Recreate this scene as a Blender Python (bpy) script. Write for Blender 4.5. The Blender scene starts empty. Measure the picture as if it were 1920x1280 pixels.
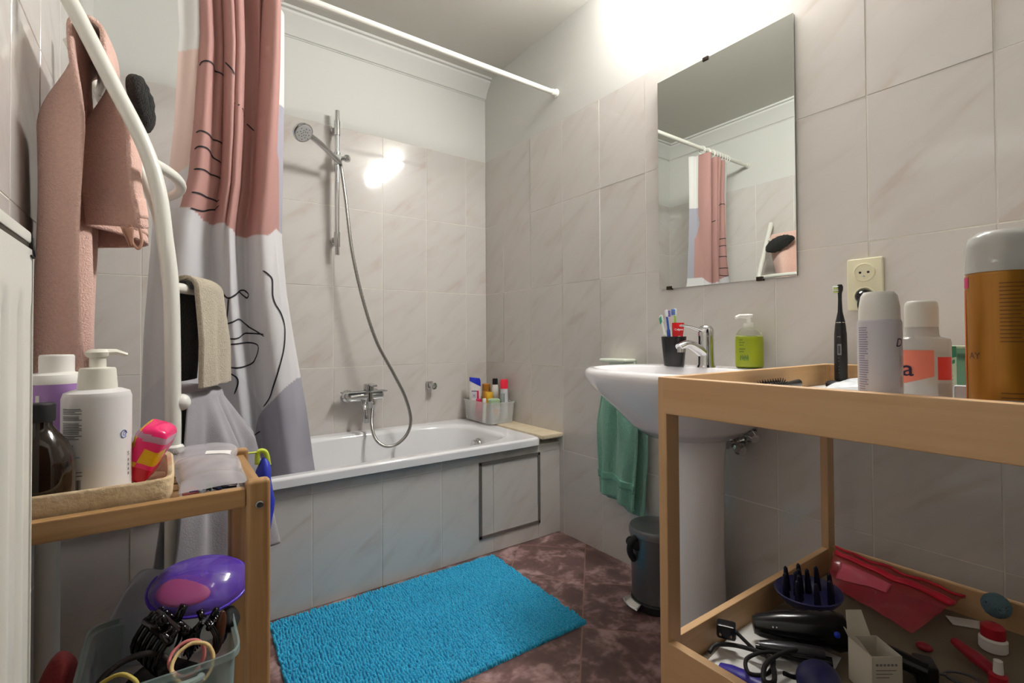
import bpy, bmesh, math, random
from mathutils import Vector, Matrix, noise
SC = bpy.context.scene
COL = SC.collection
PI = math.pi
random.seed(5)
V = Vector

# ------------------------------------------------------------------ camera (17 mm wide angle, standing in the door side of the room)
F = 910.5032; YAW, PIT, ROL = .6187, .0144, -.0054
CAM = V((-1.5645, -2.4668, .9414))
fw = V((math.cos(PIT) * math.sin(YAW), math.cos(PIT) * math.cos(YAW), math.sin(PIT)))
rt = V((math.cos(YAW), -math.sin(YAW), 0)); up = rt.cross(fw)
r2 = rt * math.cos(ROL) + up * math.sin(ROL); u2 = -rt * math.sin(ROL) + up * math.cos(ROL)
cd = bpy.data.cameras.new('camera'); co = bpy.data.objects.new('camera', cd); COL.objects.link(co)
cd.sensor_width = 36; cd.lens = F / 1920 * 36; cd.shift_y = -(640 - 620.0944) / 1920; cd.clip_start = .02; cd.clip_end = 50
m = Matrix((r2, u2, -fw)).transposed().to_4x4(); m.translation = CAM; co.matrix_world = m
SC.camera = co

def ray(x, y): return fw + r2 * ((x - 960) / F) + u2 * ((620.0944 - y) / F)
def at(x, y, D): return CAM + ray(x, y) * D                      # point at depth D
def onX(x, y, X): d = ray(x, y); return CAM + d * ((X - CAM.x) / d.x)
def onY(x, y, Y): d = ray(x, y); return CAM + d * ((Y - CAM.y) / d.y)
def onZ(x, y, Z): d = ray(x, y); return CAM + d * ((Z - CAM.z) / d.z)
def pj(P):
    d = P - CAM; z = d.dot(fw); return (960 + F * d.dot(r2) / z, 620.0944 - F * d.dot(u2) / z)

# ------------------------------------------------------------------ materials
def lin(c):
    def f(v):
        v /= 255.; return v / 12.92 if v <= .04045 else ((v + .055) / 1.055) ** 2.4
    return (f(c[0]), f(c[1]), f(c[2]), 1)
MATS = {}
def mat(name, col, rough=.5, metal=0, trans=0, ior=1.45, spec=.5, bump=None, var=None, alpha=1, emit=None, sheen=0, coat=0, sss=0):
    """bump=(scale,strength[,stretch]); var=(scale,colour2,amount[,stretch])"""
    if name in MATS: return MATS[name]
    mt = bpy.data.materials.new(name); mt.use_nodes = True; nt = mt.node_tree; N = nt.nodes; L = nt.links
    b = N['Principled BSDF']
    b.inputs['Base Color'].default_value = lin(col); b.inputs['Roughness'].default_value = rough; b.inputs['Metallic'].default_value = metal
    b.inputs['Transmission Weight'].default_value = trans; b.inputs['IOR'].default_value = ior; b.inputs['Specular IOR Level'].default_value = spec
    b.inputs['Alpha'].default_value = alpha; b.inputs['Sheen Weight'].default_value = sheen; b.inputs['Coat Weight'].default_value = coat
    if sss: b.inputs['Subsurface Weight'].default_value = sss
    if emit: b.inputs['Emission Color'].default_value = lin(emit[0]); b.inputs['Emission Strength'].default_value = emit[1]
    def nz(sc, st):
        tc = N.new('ShaderNodeTexCoord'); mp = N.new('ShaderNodeMapping'); mp.inputs['Scale'].default_value = st
        n = N.new('ShaderNodeTexNoise'); n.inputs['Scale'].default_value = sc; n.inputs['Detail'].default_value = 4
        L.new(tc.outputs['Object'], mp.inputs[0]); L.new(mp.outputs[0], n.inputs['Vector']); return n
    if var:
        n = nz(var[0], var[3] if len(var) > 3 else (1, 1, 1)); mx = N.new('ShaderNodeMix'); mx.data_type = 'RGBA'
        mx.inputs['A'].default_value = lin(col); mx.inputs['B'].default_value = lin(var[1])
        mr = N.new('ShaderNodeMapRange'); mr.inputs['From Min'].default_value = .35; mr.inputs['From Max'].default_value = .7; mr.inputs['To Max'].default_value = var[2]
        L.new(n.outputs['Fac'], mr.inputs['Value']); L.new(mr.outputs[0], mx.inputs['Factor']); L.new(mx.outputs['Result'], b.inputs['Base Color'])
    if bump:
        n = nz(bump[0], bump[2] if len(bump) > 2 else (1, 1, 1)); bp = N.new('ShaderNodeBump'); bp.inputs['Strength'].default_value = bump[1]; bp.inputs['Distance'].default_value = bump[3] if len(bump) > 3 else .004
        L.new(n.outputs['Fac'], bp.inputs['Height']); L.new(bp.outputs[0], b.inputs['Normal'])
    MATS[name] = mt; return mt

def tile_mat():
    mt = bpy.data.materials.new('marbled_tile'); mt.use_nodes = True; nt = mt.node_tree; N = nt.nodes; L = nt.links; b = N['Principled BSDF']
    tc = N.new('ShaderNodeTexCoord'); at_ = N.new('ShaderNodeAttribute'); at_.attribute_name = 'tid'
    ad = N.new('ShaderNodeVectorMath'); ad.operation = 'ADD'; L.new(tc.outputs['Object'], ad.inputs[0])
    sc = N.new('ShaderNodeVectorMath'); sc.operation = 'SCALE'; sc.inputs['Scale'].default_value = 3.7
    L.new(at_.outputs['Vector'], sc.inputs[0]); L.new(sc.outputs[0], ad.inputs[1])
    # horizontal coordinate h = x + y (each wall lies in one of them), sheared so the veins climb to the right
    sp = N.new('ShaderNodeSeparateXYZ'); L.new(ad.outputs[0], sp.inputs[0])
    s1 = N.new('ShaderNodeMath'); s1.operation = 'SUBTRACT'; L.new(sp.outputs[0], s1.inputs[0]); L.new(sp.outputs[1], s1.inputs[1])
    a1 = N.new('ShaderNodeMath'); a1.operation = 'MULTIPLY_ADD'; L.new(s1.outputs[0], a1.inputs[0]); a1.inputs[1].default_value = -.8; L.new(sp.outputs[2], a1.inputs[2])
    a2 = N.new('ShaderNodeMath'); a2.operation = 'MULTIPLY_ADD'; L.new(sp.outputs[2], a2.inputs[0]); a2.inputs[1].default_value = .7; L.new(s1.outputs[0], a2.inputs[2])
    cb = N.new('ShaderNodeCombineXYZ'); m1 = N.new('ShaderNodeMath'); m1.operation = 'MULTIPLY'; m1.inputs[1].default_value = 9; L.new(a1.outputs[0], m1.inputs[0])
    m2 = N.new('ShaderNodeMath'); m2.operation = 'MULTIPLY'; m2.inputs[1].default_value = 2.2; L.new(a2.outputs[0], m2.inputs[0])
    L.new(m1.outputs[0], cb.inputs[0]); L.new(m2.outputs[0], cb.inputs[1])
    n = N.new('ShaderNodeTexNoise'); n.inputs['Scale'].default_value = 1.3; n.inputs['Detail'].default_value = 5; n.inputs['Distortion'].default_value = .6; L.new(cb.outputs[0], n.inputs['Vector'])
    cr = N.new('ShaderNodeValToRGB'); e = cr.color_ramp.elements
    e[0].position = .36; e[0].color = lin((209, 204, 199)); e[1].position = .62; e[1].color = lin((204, 198, 192))
    k = e.new(.5); k.color = lin((208, 203, 198)); k = e.new(.7); k.color = lin((199, 189, 181))
    L.new(n.outputs['Fac'], cr.inputs[0]); L.new(cr.outputs[0], b.inputs['Base Color'])
    b.inputs['Roughness'].default_value = .075; b.inputs['Specular IOR Level'].default_value = .5
    n2 = N.new('ShaderNodeTexNoise'); n2.inputs['Scale'].default_value = 14; L.new(tc.outputs['Object'], n2.inputs['Vector'])
    bp = N.new('ShaderNodeBump'); bp.inputs['Strength'].default_value = .02; bp.inputs['Distance'].default_value = .01; L.new(n2.outputs['Fac'], bp.inputs['Height']); L.new(bp.outputs[0], b.inputs['Normal'])
    return mt

def floor_mat():
    mt = bpy.data.materials.new('brown_floor_tile'); mt.use_nodes = True; nt = mt.node_tree; N = nt.nodes; L = nt.links; b = N['Principled BSDF']
    tc = N.new('ShaderNodeTexCoord'); sp = N.new('ShaderNodeSeparateXYZ'); L.new(tc.outputs['Object'], sp.inputs[0])
    def M(op, a, bb=None, c=None):
        q = N.new('ShaderNodeMath'); q.operation = op
        for i, v in enumerate((a, bb, c)):
            if v is None: continue
            if isinstance(v, (int, float)): q.inputs[i].default_value = v
            else: L.new(v, q.inputs[i])
        return q.outputs[0]
    u = M('DIVIDE', M('SUBTRACT', sp.outputs[0], sp.outputs[1]), .42)
    v = M('DIVIDE', M('ADD', M('ADD', sp.outputs[0], sp.outputs[1]), .918), .42)
    def edge(t): return M('ABSOLUTE', M('SUBTRACT', M('FRACT', M('ADD', t, 40.5)), .5))
    d = M('MINIMUM', edge(u), edge(v)); g = M('LESS_THAN', d, .0075)
    cell = N.new('ShaderNodeCombineXYZ'); L.new(M('FLOOR', u), cell.inputs[0]); L.new(M('FLOOR', v), cell.inputs[1])
    ad = N.new('ShaderNodeVectorMath'); ad.operation = 'MULTIPLY_ADD'; ad.inputs[1].default_value = (3.1, 5.7, 0); L.new(cell.outputs[0], ad.inputs[0]); L.new(tc.outputs['Object'], ad.inputs[2])
    n = N.new('ShaderNodeTexNoise'); n.inputs['Scale'].default_value = 11; n.inputs['Detail'].default_value = 3; n.inputs['Roughness'].default_value = .45; n.inputs['Distortion'].default_value = .8; L.new(ad.outputs[0], n.inputs['Vector'])
    n2 = N.new('ShaderNodeTexNoise'); n2.inputs['Scale'].default_value = 55; n2.inputs['Detail'].default_value = 5; L.new(ad.outputs[0], n2.inputs['Vector'])
    mixn = M('MULTIPLY_ADD', n2.outputs['Fac'], .3, M('MULTIPLY', n.outputs['Fac'], .8))
    cr = N.new('ShaderNodeValToRGB'); e = cr.color_ramp.elements
    e[0].position = .46; e[0].color = lin((98, 72, 70)); e[1].position = .7; e[1].color = lin((174, 144, 142))
    k = e.new(.55); k.color = lin((112, 84, 81)); k = e.new(.6); k.color = lin((138, 108, 106))
    L.new(mixn, cr.inputs[0])
    mx = N.new('ShaderNodeMix'); mx.data_type = 'RGBA'; L.new(g, mx.inputs['Factor']); L.new(cr.outputs[0], mx.inputs['A']); mx.inputs['B'].default_value = lin((150, 112, 100))
    L.new(mx.outputs['Result'], b.inputs['Base Color']); b.inputs['Roughness'].default_value = .28
    bp = N.new('ShaderNodeBump'); bp.inputs['Strength'].default_value = .4; bp.inputs['Distance'].default_value = .002; L.new(M('SUBTRACT', 1, g), bp.inputs['Height']); L.new(bp.outputs[0], b.inputs['Normal'])
    return mt

def wood_mat(name, c1, c2, c3, axis, rough=.45):
    mt = bpy.data.materials.new(name); mt.use_nodes = True; nt = mt.node_tree; N = nt.nodes; L = nt.links; b = N['Principled BSDF']
    tc = N.new('ShaderNodeTexCoord'); mp = N.new('ShaderNodeMapping'); s = [60, 60, 60]; s[axis] = 2.5; mp.inputs['Scale'].default_value = s
    L.new(tc.outputs['Object'], mp.inputs[0])
    n = N.new('ShaderNodeTexNoise'); n.inputs['Scale'].default_value = 1; n.inputs['Detail'].default_value = 6; n.inputs['Distortion'].default_value = .5; L.new(mp.outputs[0], n.inputs['Vector'])
    cr = N.new('ShaderNodeValToRGB'); e = cr.color_ramp.elements
    e[0].position = .3; e[0].color = lin(c1); e[1].position = .72; e[1].color = lin(c3); k = e.new(.5); k.color = lin(c2)
    L.new(n.outputs['Fac'], cr.inputs[0]); L.new(cr.outputs[0], b.inputs['Base Color']); b.inputs['Roughness'].default_value = rough
    return mt
BEECH = [wood_mat('beech_%s' % a, (196, 156, 112), (202, 163, 119), (208, 170, 127), i) for i, a in enumerate('xyz')]
BAMB = [wood_mat('bamboo_%s' % a, (146, 108, 68), (168, 130, 86), (182, 144, 100), i) for i, a in enumerate('xyz')]
TILE = tile_mat(); FLOORM = floor_mat()
GROUT = mat('grout', (232, 228, 217), .8)
PAINT = mat('wall_paint', (210, 210, 205), .7)
CEILP = mat('ceiling_paint', (205, 203, 194), .75)
CHROME = mat('chrome', (205, 205, 205), .09, 1)
STEEL = mat('brushed_steel', (150, 150, 150), .32, 1)
CERAM = mat('white_ceramic', (238, 236, 238), .1, coat=.3)
ENAMEL = mat('white_enamel', (236, 236, 238), .09, coat=.3)
WPLAST = mat('white_plastic', (232, 230, 224), .35)
WMETAL = mat('white_lacquered_metal', (226, 225, 216), .3)
BLACK = mat('black_plastic', (18, 18, 19), .28)
MATTEBLK = mat('matt_black', (22, 22, 23), .6)

# ------------------------------------------------------------------ mesh builder
class MB:
    def __init__(s): s.v = []; s.f = []; s.m = []; s.tid = []
    def add(s, vs, fs, mi=0):
        o = len(s.v); s.v += [V(p) for p in vs]; s.f += [tuple(i + o for i in f) for f in fs]; s.m += [mi] * len(fs); return s
    def box(s, lo, hi, bev=0, mi=0, seg=2, R=None, ctr=None):
        bm = bmesh.new(); bmesh.ops.create_cube(bm, size=1)
        lo = V(lo); hi = V(hi); c = (lo + hi) / 2; d = hi - lo
        for q in bm.verts: q.co = V((q.co.x * d.x, q.co.y * d.y, q.co.z * d.z))
        if bev: bmesh.ops.bevel(bm, geom=bm.edges[:], offset=bev, segments=seg, profile=.5, affect='EDGES', clamp_overlap=True)
        for q in bm.verts: q.co = (R @ q.co if R else q.co) + c
        return s.bm(bm, mi)
    def bm(s, bm, mi=0):
        bm.verts.index_update(); s.add([q.co.copy() for q in bm.verts], [[q.index for q in f.verts] for f in bm.faces], mi); bm.free(); return s
    def tube(s, pts, r, n=12, mi=0, closed=False, cap=True, flat=None):
        pts = [V(p) for p in pts]; k = len(pts); rs = r if isinstance(r, (list, tuple)) else [r] * k
        vs = []; prev = None
        for i, p in enumerate(pts):
            a = pts[i - 1] if (i or closed) else p; b = pts[(i + 1) % k] if (i < k - 1 or closed) else p
            t = (b - a); t = t.normalized() if t.length > 1e-9 else V((0, 0, 1))
            if prev is None:
                h = V((0, 0, 1)) if abs(t.z) < .9 else V((1, 0, 0)); x = h.cross(t).normalized()
            else:
                x = prev - t * prev.dot(t); x = x.normalized() if x.length > 1e-9 else t.orthogonal().normalized()
            prev = x; y = t.cross(x)
            for j in range(n):
                g = 2 * PI * j / n; vs.append(p + x * math.cos(g) * rs[i] + y * math.sin(g) * rs[i] * (flat or 1))
        fs = []
        for i in range(k if closed else k - 1):
            for j in range(n):
                a = i * n + j; b = i * n + (j + 1) % n; c = ((i + 1) % k) * n + (j + 1) % n; d = ((i + 1) % k) * n + j; fs.append((a, b, c, d))
        if cap and not closed: fs += [tuple(range(n))[::-1], tuple((k - 1) * n + j for j in range(n))]
        return s.add(vs, fs, mi)
    def lathe(s, base, prof, n=32, mi=0, axis=None, sx=1, sy=1, cap=True, R=None):
        """prof: list of (radius,height) along axis (default +z)"""
        base = V(base)
        if R is None: R = (V((0, 0, 1)).rotation_difference(V(axis).normalized()).to_matrix() if axis is not None else Matrix.Identity(3))
        vs = []; k = len(prof)
        for r, h in prof:
            for j in range(n):
                g = 2 * PI * j / n; vs.append(base + R @ V((r * math.cos(g) * sx, r * math.sin(g) * sy, h)))
        fs = [(i * n + j, i * n + (j + 1) % n, (i + 1) * n + (j + 1) % n, (i + 1) * n + j) for i in range(k - 1) for j in range(n)]
        if cap: fs += [tuple(range(n))[::-1], tuple((k - 1) * n + j for j in range(n))]
        return s.add(vs, fs, mi)
    def ball(s, c, r, n=16, mi=0, R=None):
        r = V((r, r, r)) if isinstance(r, (int, float)) else V(r); c = V(c)
        bm = bmesh.new(); bmesh.ops.create_uvsphere(bm, u_segments=n, v_segments=max(6, n // 2), radius=1)
        for q in bm.verts: p = V((q.co.x * r.x, q.co.y * r.y, q.co.z * r.z)); q.co = (R @ p if R else p) + c
        return s.bm(bm, mi)
    def grid(s, fn, nu, nv, mi=0, closed_u=False):
        vs = [fn(i / (nu if closed_u else nu - 1), j / (nv - 1)) for j in range(nv) for i in range(nu)]
        fs = []
        for j in range(nv - 1):
            for i in range(nu if closed_u else nu - 1):
                i2 = (i + 1) % nu; fs.append((j * nu + i, j * nu + i2, (j + 1) * nu + i2, (j + 1) * nu + i))
        return s.add(vs, fs, mi)
    def loops(s, L, mi=0, cap0=False, cap1=False):
        n = len(L[0]); vs = [p for l in L for p in l]
        fs = [(i * n + j, i * n + (j + 1) % n, (i + 1) * n + (j + 1) % n, (i + 1) * n + j) for i in range(len(L) - 1) for j in range(n)]
        if cap0: fs.append(tuple(range(n))[::-1])
        if cap1: fs.append(tuple((len(L) - 1) * n + j for j in range(n)))
        return s.add(vs, fs, mi)
    def prism(s, poly, d, mi=0):
        d = V(d); n = len(poly); P = [V(p) for p in poly]
        return s.add(P + [p + d for p in P], [tuple(range(n))[::-1], tuple(range(n, 2 * n))] + [(i, (i + 1) % n, n + (i + 1) % n, n + i) for i in range(n)], mi)
    def wob(s, sc, amp, seed=0):
        for i, p in enumerate(s.v):
            q = p * sc + V((seed, seed * 1.7, -seed)); s.v[i] = p + noise.noise_vector(q) * amp
        return s

def build(mb, name, mats, parent=None, smooth=35, solid=0, sub=0, origin=None, recalc=True):
    mats = mats if isinstance(mats, (list, tuple)) else [mats]
    org = V((0, 0, 0))
    p = parent
    while p is not None:
        if p.parent is None: org = V(p.location)
        p = p.parent
    if parent is None: org = V(origin) if origin is not None else V((0, 0, 0))
    me = bpy.data.meshes.new(name); me.from_pydata([v - org for v in mb.v], [], mb.f); me.validate(clean_customdata=False)
    for mm in mats: me.materials.append(mm)
    if len(me.polygons) == len(mb.m): me.polygons.foreach_set('material_index', mb.m)
    if recalc:
        bm = bmesh.new(); bm.from_mesh(me); bmesh.ops.recalc_face_normals(bm, faces=bm.faces[:]); bm.to_mesh(me); bm.free()
    if smooth:
        me.polygons.foreach_set('use_smooth', [True] * len(me.polygons))
        if smooth < 180: me.set_sharp_from_angle(angle=math.radians(smooth))
    o = bpy.data.objects.new(name, me); COL.objects.link(o)
    if parent is None: o.location = org
    else: o.parent = parent
    if 0 < smooth <= 60:
        q = o.modifiers.new('wn', 'WEIGHTED_NORMAL'); q.keep_sharp = True; q.weight = 80
    if solid:
        q = o.modifiers.new('thick', 'SOLIDIFY'); q.thickness = solid; q.offset = 0
    if sub:
        q = o.modifiers.new('sub', 'SUBSURF'); q.levels = sub; q.render_levels = sub
    me.update(); return o

def tag(o, label, cat, group=None, kind=None):
    if label: o['label'] = label
    if cat: o['category'] = cat
    if group: o['group'] = group
    if kind: o['kind'] = kind
    return o
def thing(name, label, cat, loc, group=None):
    o = bpy.data.objects.new(name, None); COL.objects.link(o); o.location = loc; o.empty_display_size = .05
    return tag(o, label, cat, group)
def single(mb, name, mats, label, cat, origin, group=None, **k):
    return tag(build(mb, name, mats, None, origin=origin, **k), label, cat, group)
def struct(o): o['kind'] = 'structure'; return o
def lab(o, t): o['label'] = t; return o
def Rz(a): return Matrix.Rotation(a, 3, 'Z')
def Rx(a): return Matrix.Rotation(a, 3, 'X')
def Ry(a): return Matrix.Rotation(a, 3, 'Y')

def spline(pts, n=8, closed=False):
    P = [V(p) for p in pts]; k = len(P); out = []
    for i in range(k if closed else k - 1):
        g = lambda j: P[j % k] if closed else P[max(0, min(k - 1, j))]
        p0, p1, p2, p3 = g(i - 1), g(i), g(i + 1), g(i + 2)
        for a in range(n):
            t = a / n; out.append(.5 * ((2 * p1) + (p2 - p0) * t + (2 * p0 - 5 * p1 + 4 * p2 - p3) * t * t + (3 * p1 - p0 - 3 * p2 + p3) * t ** 3))
    if not closed: out.append(P[-1].copy())
    return out

def text_geo(s, size, bold=0, shear=0):
    """flat letters as (verts in xy, faces), left aligned on the baseline"""
    c = bpy.data.curves.new('t', 'FONT'); c.body = s; c.size = size; c.offset = bold; c.shear = shear; c.resolution_u = 3
    o = bpy.data.objects.new('t', c); COL.objects.link(o); bpy.context.view_layer.update()
    dg = bpy.context.evaluated_depsgraph_get(); me = o.evaluated_get(dg).to_mesh()
    vs = [v.co.copy() for v in me.vertices]; fs = [tuple(p.vertices) for p in me.polygons]
    o.evaluated_get(dg).to_mesh_clear(); bpy.data.objects.remove(o); bpy.data.curves.remove(c)
    return vs, fs
def text_flat(mb, s, size, org, ax, ay, mi, **k):
    vs, fs = text_geo(s, size, **k); org = V(org); ax = V(ax).normalized(); ay = V(ay).normalized()
    mb.add([org + ax * v.x + ay * v.y for v in vs], fs, mi)
def text_round(mb, s, size, ctr, r, ang, z, mi, vertical=False, **k):
    """letters wrapped on an upright cylinder; ang = direction (radians, from +x) of the first letter, running to the viewer's right"""
    vs, fs = text_geo(s, size, **k); out = []
    for v in vs:
        x, y = (v.x, v.y) if not vertical else (-v.y, v.x)
        a = ang + x / r; out.append(V((ctr[0] + math.cos(a) * r, ctr[1] + math.sin(a) * r, z + y)))
    mb.add(out, fs, mi)
def camang(p):  # direction from p to the camera in plan
    return math.atan2(CAM.y - p[1], CAM.x - p[0])
def arcpatch(mb, ctr, r, a0, a1, z0, z1, mi, n=10):
    mb.grid(lambda u, w: V((ctr[0] + math.cos(a0 + (a1 - a0) * u) * r, ctr[1] + math.sin(a0 + (a1 - a0) * u) * r, z0 + (z1 - z0) * w)), n, 2, mi)

# ------------------------------------------------------------------ room shell
XL, YF, ZC = -1.8, -2.85, 2.48
def tiles(mb, joints, zs, org, ax, nrm, skip=None, mi=0, g=.0014):
    """raised bevelled tiles between joint positions along ax and heights zs"""
    org = V(org); ax = V(ax); nrm = V(nrm); rnd = random.Random(3)
    for r in range(len(zs) - 1):
        J = [j for j in joints if not (skip and skip(j, r))]
        for i in range(len(J) - 1):
            a, b = J[i] + g, J[i + 1] - g; c, d = zs[r] + g, zs[r + 1] - g
            t = [rnd.uniform(-.0006, .0006) for _ in range(3)]; lift = abs(t[0]) + abs(t[1])
            def P(u, z, h):
                h2 = h + (lift + t[0] * (u - (a + b) / 2) / (b - a) * 2 + t[1] * (z - (c + d) / 2) / (d - c) * 2) * (h > 0)
                return org + ax * u + nrm * h2 + V((0, 0, z))
            bv = .0007; H = .0009
            o = [P(a, c, 0), P(b, c, 0), P(b, d, 0), P(a, d, 0)]; md = [P(a, c, H - bv), P(b, c, H - bv), P(b, d, H - bv), P(a, d, H - bv)]
            ii = [P(a + bv, c + bv, H), P(b - bv, c + bv, H), P(b - bv, d - bv, H), P(a + bv, d - bv, H)]
            n0 = len(mb.f)
            mb.add(o + md + ii, [(8, 9, 10, 11)] + [(k, (k + 1) % 4, 4 + (k + 1) % 4, 4 + k) for k in range(4)] + [(4 + k, 4 + (k + 1) % 4, 8 + (k + 1) % 4, 8 + k) for k in range(4)], mi)
            rv = (rnd.random() * 20, rnd.random() * 20, rnd.random() * 20)
            mb.tid += [(len(mb.f) - 9 + q, rv) for q in range(9)]
def build_tiled(mb, name, extra=()):
    o = build(mb, name, [TILE, GROUT, PAINT] + list(extra), smooth=20)
    a = o.data.attributes.new('tid', 'FLOAT_VECTOR', 'FACE')
    for i, rv in mb.tid: a.data[i].vector = rv
    return struct(o)
ROWS = [0, .4, .8, 1.2, 1.6, 2.0]
TH = .0009   # tiles stand this far off the grout bed; the tile faces lie on the measured planes
mb = MB()
jb = sorted([-.1352 - .252 * i for i in range(7)] + [0.0, XL])
jb = [j for j in jb if j >= XL]
tiles(mb, jb, ROWS, (0, TH, 0), (1, 0, 0), (0, -1, 0))
mb.box((XL - .1, TH, 0), (.1, .1, 2.0), mi=1); mb.box((XL - .1, TH * .5, 2.0), (.1, .1, ZC), mi=2)
build_tiled(mb, 'wall_back')
mb = MB()
jr = sorted([-.4426 - .252 * i for i in range(10)] + [0.0, -.19, YF])
tiles(mb, jr, ROWS, (TH, 0, 0), (0, 1, 0), (-1, 0, 0), skip=lambda j, r: r == 4 and abs(j + .19) < .01)
mb.box((TH, YF - .1, 0), (.1, TH, 2.0), mi=1); mb.box((TH * .5, YF - .1, 2.0), (.1, TH * .5, ZC), mi=2)
build_tiled(mb, 'wall_right')
mb = MB()
jl = sorted([-.204 - .252 * i for i in range(11)] + [0.0, YF])
tiles(mb, jl, ROWS, (XL - TH, 0, 0), (0, 1, 0), (1, 0, 0))
mb.box((XL - .1, YF - .1, 0), (XL - TH, TH, 2.0), mi=1); mb.box((XL - .1, YF - .1, 2.0), (XL - TH * .5, TH * .5, ZC), mi=2)
build_tiled(mb, 'wall_left')
mb = MB()
DX = -.45   # unseen opening from the left wall to here, added and widened to cut bounced light
tiles(mb, sorted([-.1 - .252 * i for i in range(2)] + [0.0, DX]), ROWS, (0, YF - TH, 0), (1, 0, 0), (0, 1, 0))
mb.box((DX, YF - .1, 0), (.1, YF - TH, 2.0), mi=1); mb.box((DX, YF - .1, 2.0), (.1, YF - TH * .5, ZC), mi=2); mb.box((XL - .1, YF - .1, 2.08), (DX, YF - TH * .5, ZC), mi=2)
build_tiled(mb, 'wall_front')
mb = MB().box((DX - .05, YF - .11, 0), (DX, YF + .008, 2.08), .004); mb.box((XL, YF - .11, 2.03), (DX, YF + .008, 2.08), .004)
struct(build(mb, 'added_door_1', WMETAL))  # frame of the added opening behind the camera
struct(build(MB().box((XL - .1, YF - .1, -.08), (.1, .1, 0)), 'floor', FLOORM, smooth=0))
struct(build(MB().box((XL - .1, YF - .1, ZC), (.1, .1, ZC + .08)), 'ceiling', CEILP, smooth=0))
# plaster cornice: flat cove board with a bead at the ceiling and a thin shadow groove below
def cornice(name, p0, p1, n):
    p0 = V(p0); p1 = V(p1); n = V(n); prof = [(0, 2.372), (.004, 2.372), (.004, 2.376), (.012, 2.379), (.03, 2.42), (.062, 2.455), (.064, 2.466), (.078, 2.468), (.078, 2.48), (0, 2.48)]
    mb = MB(); L = [[p + n * a + V((0, 0, z)) for a, z in prof] for p in (p0, p1)]; mb.loops(L, cap0=True, cap1=True)
    return struct(build(mb, name, PAINT, smooth=30))
cornice('trim_1', (XL, 0, 0), (0, 0, 0), (0, -1, 0))
cornice('trim_2', (XL, 0, 0), (XL, YF, 0), (1, 0, 0))
# tiled front of the bath, with the block beside the bath end
mb = MB(); PY = -.665
jp = sorted([-.137 - .252 * i for i in range(7)] + [-.001, XL + .001]); jp = [j for j in jp if j > XL]
hx0, hx1, hz0, hz1 = -.462, -.126, .072, .402
tiles(mb, jp, [0, .4, .4355], (0, PY + TH, 0), (1, 0, 0), (0, -1, 0))
mb.box((XL + .001, PY + TH, .001), (-.001, PY + .045, .4365), mi=1)
mb.box((-.127, PY + .05, .001), (-.001, -.001, .462), mi=1)
build_tiled(mb, 'wall_bath')
# stone ledge slab
STONE = mat('cream_stone', (226, 212, 184), .35, var=(9, (200, 182, 150), .8, (1, 2, 1)), bump=(60, .15))
mb = MB().box((-.126, -.692, .463), (-.002, -.002, .484), .005); mb.wob(18, .0025, 3)
single(mb, 'stone_ledge', STONE, 'cream marbled stone ledge slab between the bathtub end and right wall', 'ledge', (-.06, -.4, .463))

# access hatch in the bath front
t = thing('access_hatch', 'square tiled access hatch with grey metal frame in bathtub front', 'hatch', (-.294, PY, .072))
mb = MB(); w = .0135; y0, y1 = PY - .006, PY + .001
mb.box((hx0, y0, hz0), (hx0 + w, y1, hz1), .001); mb.box((hx1 - w, y0, hz0), (hx1, y1, hz1), .001); mb.box((hx0, y0, hz0), (hx1, y1, hz0 + w), .001); mb.box((hx0, y0, hz1 - w), (hx1, y1, hz1), .001)
lab(build(mb, 'frame', mat('hatch_metal', (150, 146, 140), .5, .8), t), 'brushed grey metal frame')
mb = MB(); tiles(mb, [hx0 + w, -.389, hx1 - w], [hz0 + w, hz1 - w], (0, PY + .001, 0), (1, 0, 0), (0, -1, 0))
o = build(mb, 'panel', [TILE, GROUT], t, smooth=20); a = o.data.attributes.new('tid', 'FLOAT_VECTOR', 'FACE')
for i, rv in mb.tid: a.data[i].vector = rv

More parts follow.
